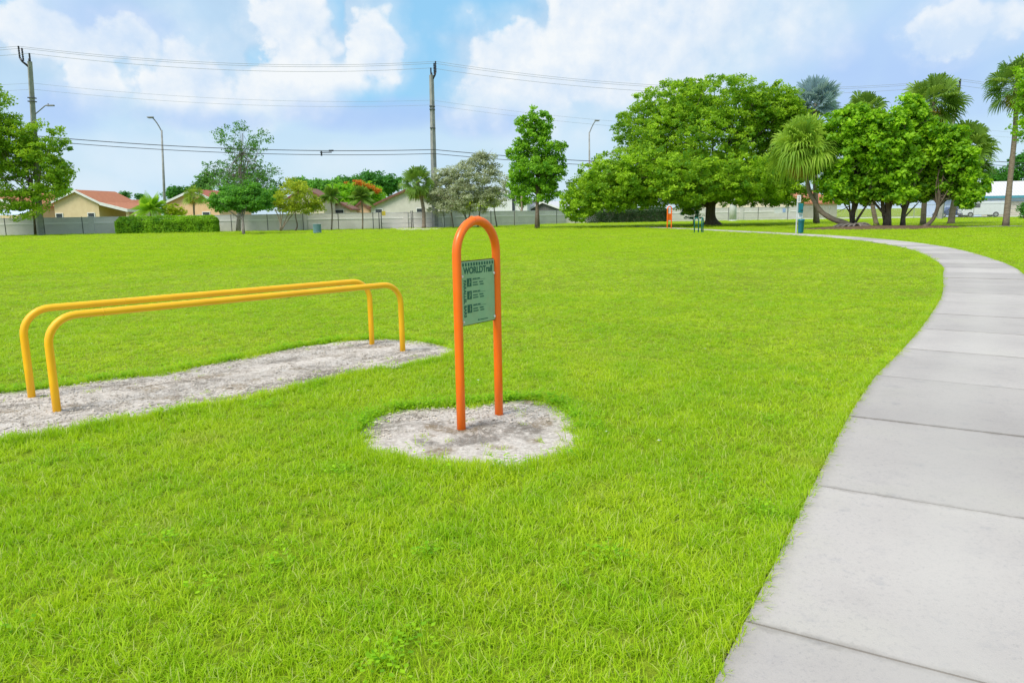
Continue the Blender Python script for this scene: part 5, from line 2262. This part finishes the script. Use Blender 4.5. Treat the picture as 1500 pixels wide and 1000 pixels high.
# pine-like branches reaching in from beyond the right edge
L_ = px_lobes([(1504, 96, 13, 18), (1496, 160, 12, 12), (1500, 188, 12, 12), (1510, 130, 14, 30), (1525, 160, 26, 60), (1540, 110, 30, 40)], 48.0, .8, 25, .8)
tree('edge_tree', 'feathery green branches hanging in at the right edge, across the tall palm', 'tree', A(1560, 336, 48), L_, M['leaf_grape'], M['bark'], 86, A(1552, 120, 48), .2, .08, 200, 46, .2,
     .42, 18, shell=.5)
tree('round_shrub', 'dark round shrub at the right edge behind the tall palm', 'shrub', A(1500, 318.5, 86), px_lobes([(1500, 306, 8, 11), (1512, 308, 12, 9)], 86, .8, 4), M['leaf_dark'], M['bark'], 87,
     A(1500, 308, 86), .08, .05, 60, 40, .22, .4, 5, flare=1.1)

# ------------------------------------------------------------------ palms
Y = 57.0
fan_palm('fan_palm', 'olive fan palm whose bare trunk curves up out of the mulch', A(1250, 331.5, 56.2),
         [A(1238, 327, 56.2), A(1220, 321, 56.3), A(1203, 310, 56.6), A(1192, 293, 56.8), A(1184, 274, 57), A(1176, 216, 57)],   .22, .15, 2.55, 62, M['palm_pale'], 91, droop=.32, emin=-8,
         dead=34, pet=.50, wide=.085, roll=.9, seg=22, skirt=30)
fan_palm('fan_palm', 'silvery blue fan palm rising behind the big spreading tree', A(1196, 326, 77), [A(1194, 250, 77), A(1194, 152, 77)], .28, .2, 2.6, 46, M['palm_silver'], 92, droop=.05, emin=-30,
         dead=0, pet=.45, wide=.12)
fan_palm('fan_palm', 'tall fan palm just showing above the tree clump, left of the tallest one', A(1284, 331, 64), [A(1277, 290, 64), A(1265, 165, 64)], .20, .15, 2.0, 36, M['palm_green'], 93, droop=.3,
         emin=-45, dead=6)
fan_palm('fan_palm', 'tallest fan palm of the right clump with shaggy hanging fronds', A(1352, 328, 62), [A(1356, 270, 62), A(1367, 150, 62)], .22, .16, 2.45, 56, M['palm_green'], 94, droop=.3, emin=-55,
         dead=10)
fan_palm('fan_palm', 'shorter fan palm at the right end of the clump, pale swollen base', A(1393, 327, 66), [A(1397, 300, 66), A(1412, 222, 66)], .30, .18, 2.9, 60, M['palm_green'], 95, droop=.3, emin=-60,
         dead=10)
fan_palm('fan_palm', 'tall slim leaning palm on a pale slab at the right edge', G(1473, 332), [A(1480, 260, 54.8), A(1487, 190, 54.8), A(1489, 125, 54.8)], .21, .14, 2.1, 46, M['palm_green'], 96, droop=.4,
         emin=-50, dead=6)
fan_palm('fan_palm', 'round headed fan palm beside the silvery bush and the gate', A(621, 334, 85.0), [A(620, 305, 85), A(612, 268, 85)], .22, .17, 2.1, 50, M['palm_green'], 97, droop=.35, emin=-65, dead=6)
fan_palm('fan_palm', 'small fan palm in front of the peach house', A(284, 320, 94), [A(284, 305, 94), A(284, 287, 94)], .13, .10, 1.5, 30, M['palm_olive'], 98, droop=.4, emin=-45, dead=6)
feather_palm('slim_palm', 'slim palm with drooping fronds, left one of two in front of the wall', A(485.5, 336, 83.2), A(484, 287, 83.2), .085, 1.55, 20, M['palm_green'], 101, 'slim palms in front of the wall')
feather_palm('slim_palm', 'slim palm with drooping fronds, right one of two in front of the wall', A(531, 335, 83.8), A(529, 288, 83.8), .085, 1.75, 22, M['palm_green'], 102, 'slim palms in front of the wall')
feather_palm('banana_palm', 'clump of bright banana like fronds beyond the left hedge', A(221, 322, 92), A(221, 306, 92), .12, 2.6, 34, M['palm_yellow'], 103, None, 'palm tree', -20, .14, .05)
b = MB()
pr = smooth_path([A(433, 338, 81.6), A(435.5, 330, 81.6), A(433, 318, 81.6), A(432, 308, 81.6)], 4)
root = thing('sapling', (pr[0][0], pr[0][1], 0), 'thin dark crooked sapling trunk right of the yellowish shrub tree', 'tree')
b.tube([p - np.array(root.location) for p in pr], list(np.linspace(.09, .05, len(pr))), 7)
b.build('trunk', M['bark'], root, True)
crown('crown', px_lobes([(434, 303, 10, 6)], 81.6, .8, 3, .2), 20, 36, .2, .4, M['leaf_myrtle'], root, 104)
# surface roots in the mulch by the curved palm
rs = np.random.RandomState(6)
c0 = A(1252, 331.5, 56.0)
for i in range(1):
    root = thing('tree_roots', (c0[0], c0[1], 0), 'gnarled roots heaped in the mulch at the foot of the curved palm', 'roots')
    b = MB()
    for k in range(9):
        a = rs.uniform(-.4, math.pi + .4) + math.pi
        L = rs.uniform(.8, 2.2)
        e = np.array([math.cos(a) * L, math.sin(a) * L * .6, -.02])
        m_ = e * .5 + np.array([0, 0, rs.uniform(.3, .75)])
        b.tube([p for p in bez(np.array([rs.uniform(-.3, .3), 0, .15]), m_, e, 7)], list(np.linspace(.13, .05, 7)), 7)
    b.build('root_mass', M['bark_grey'], root, True)

bpy.context.view_layer.update()
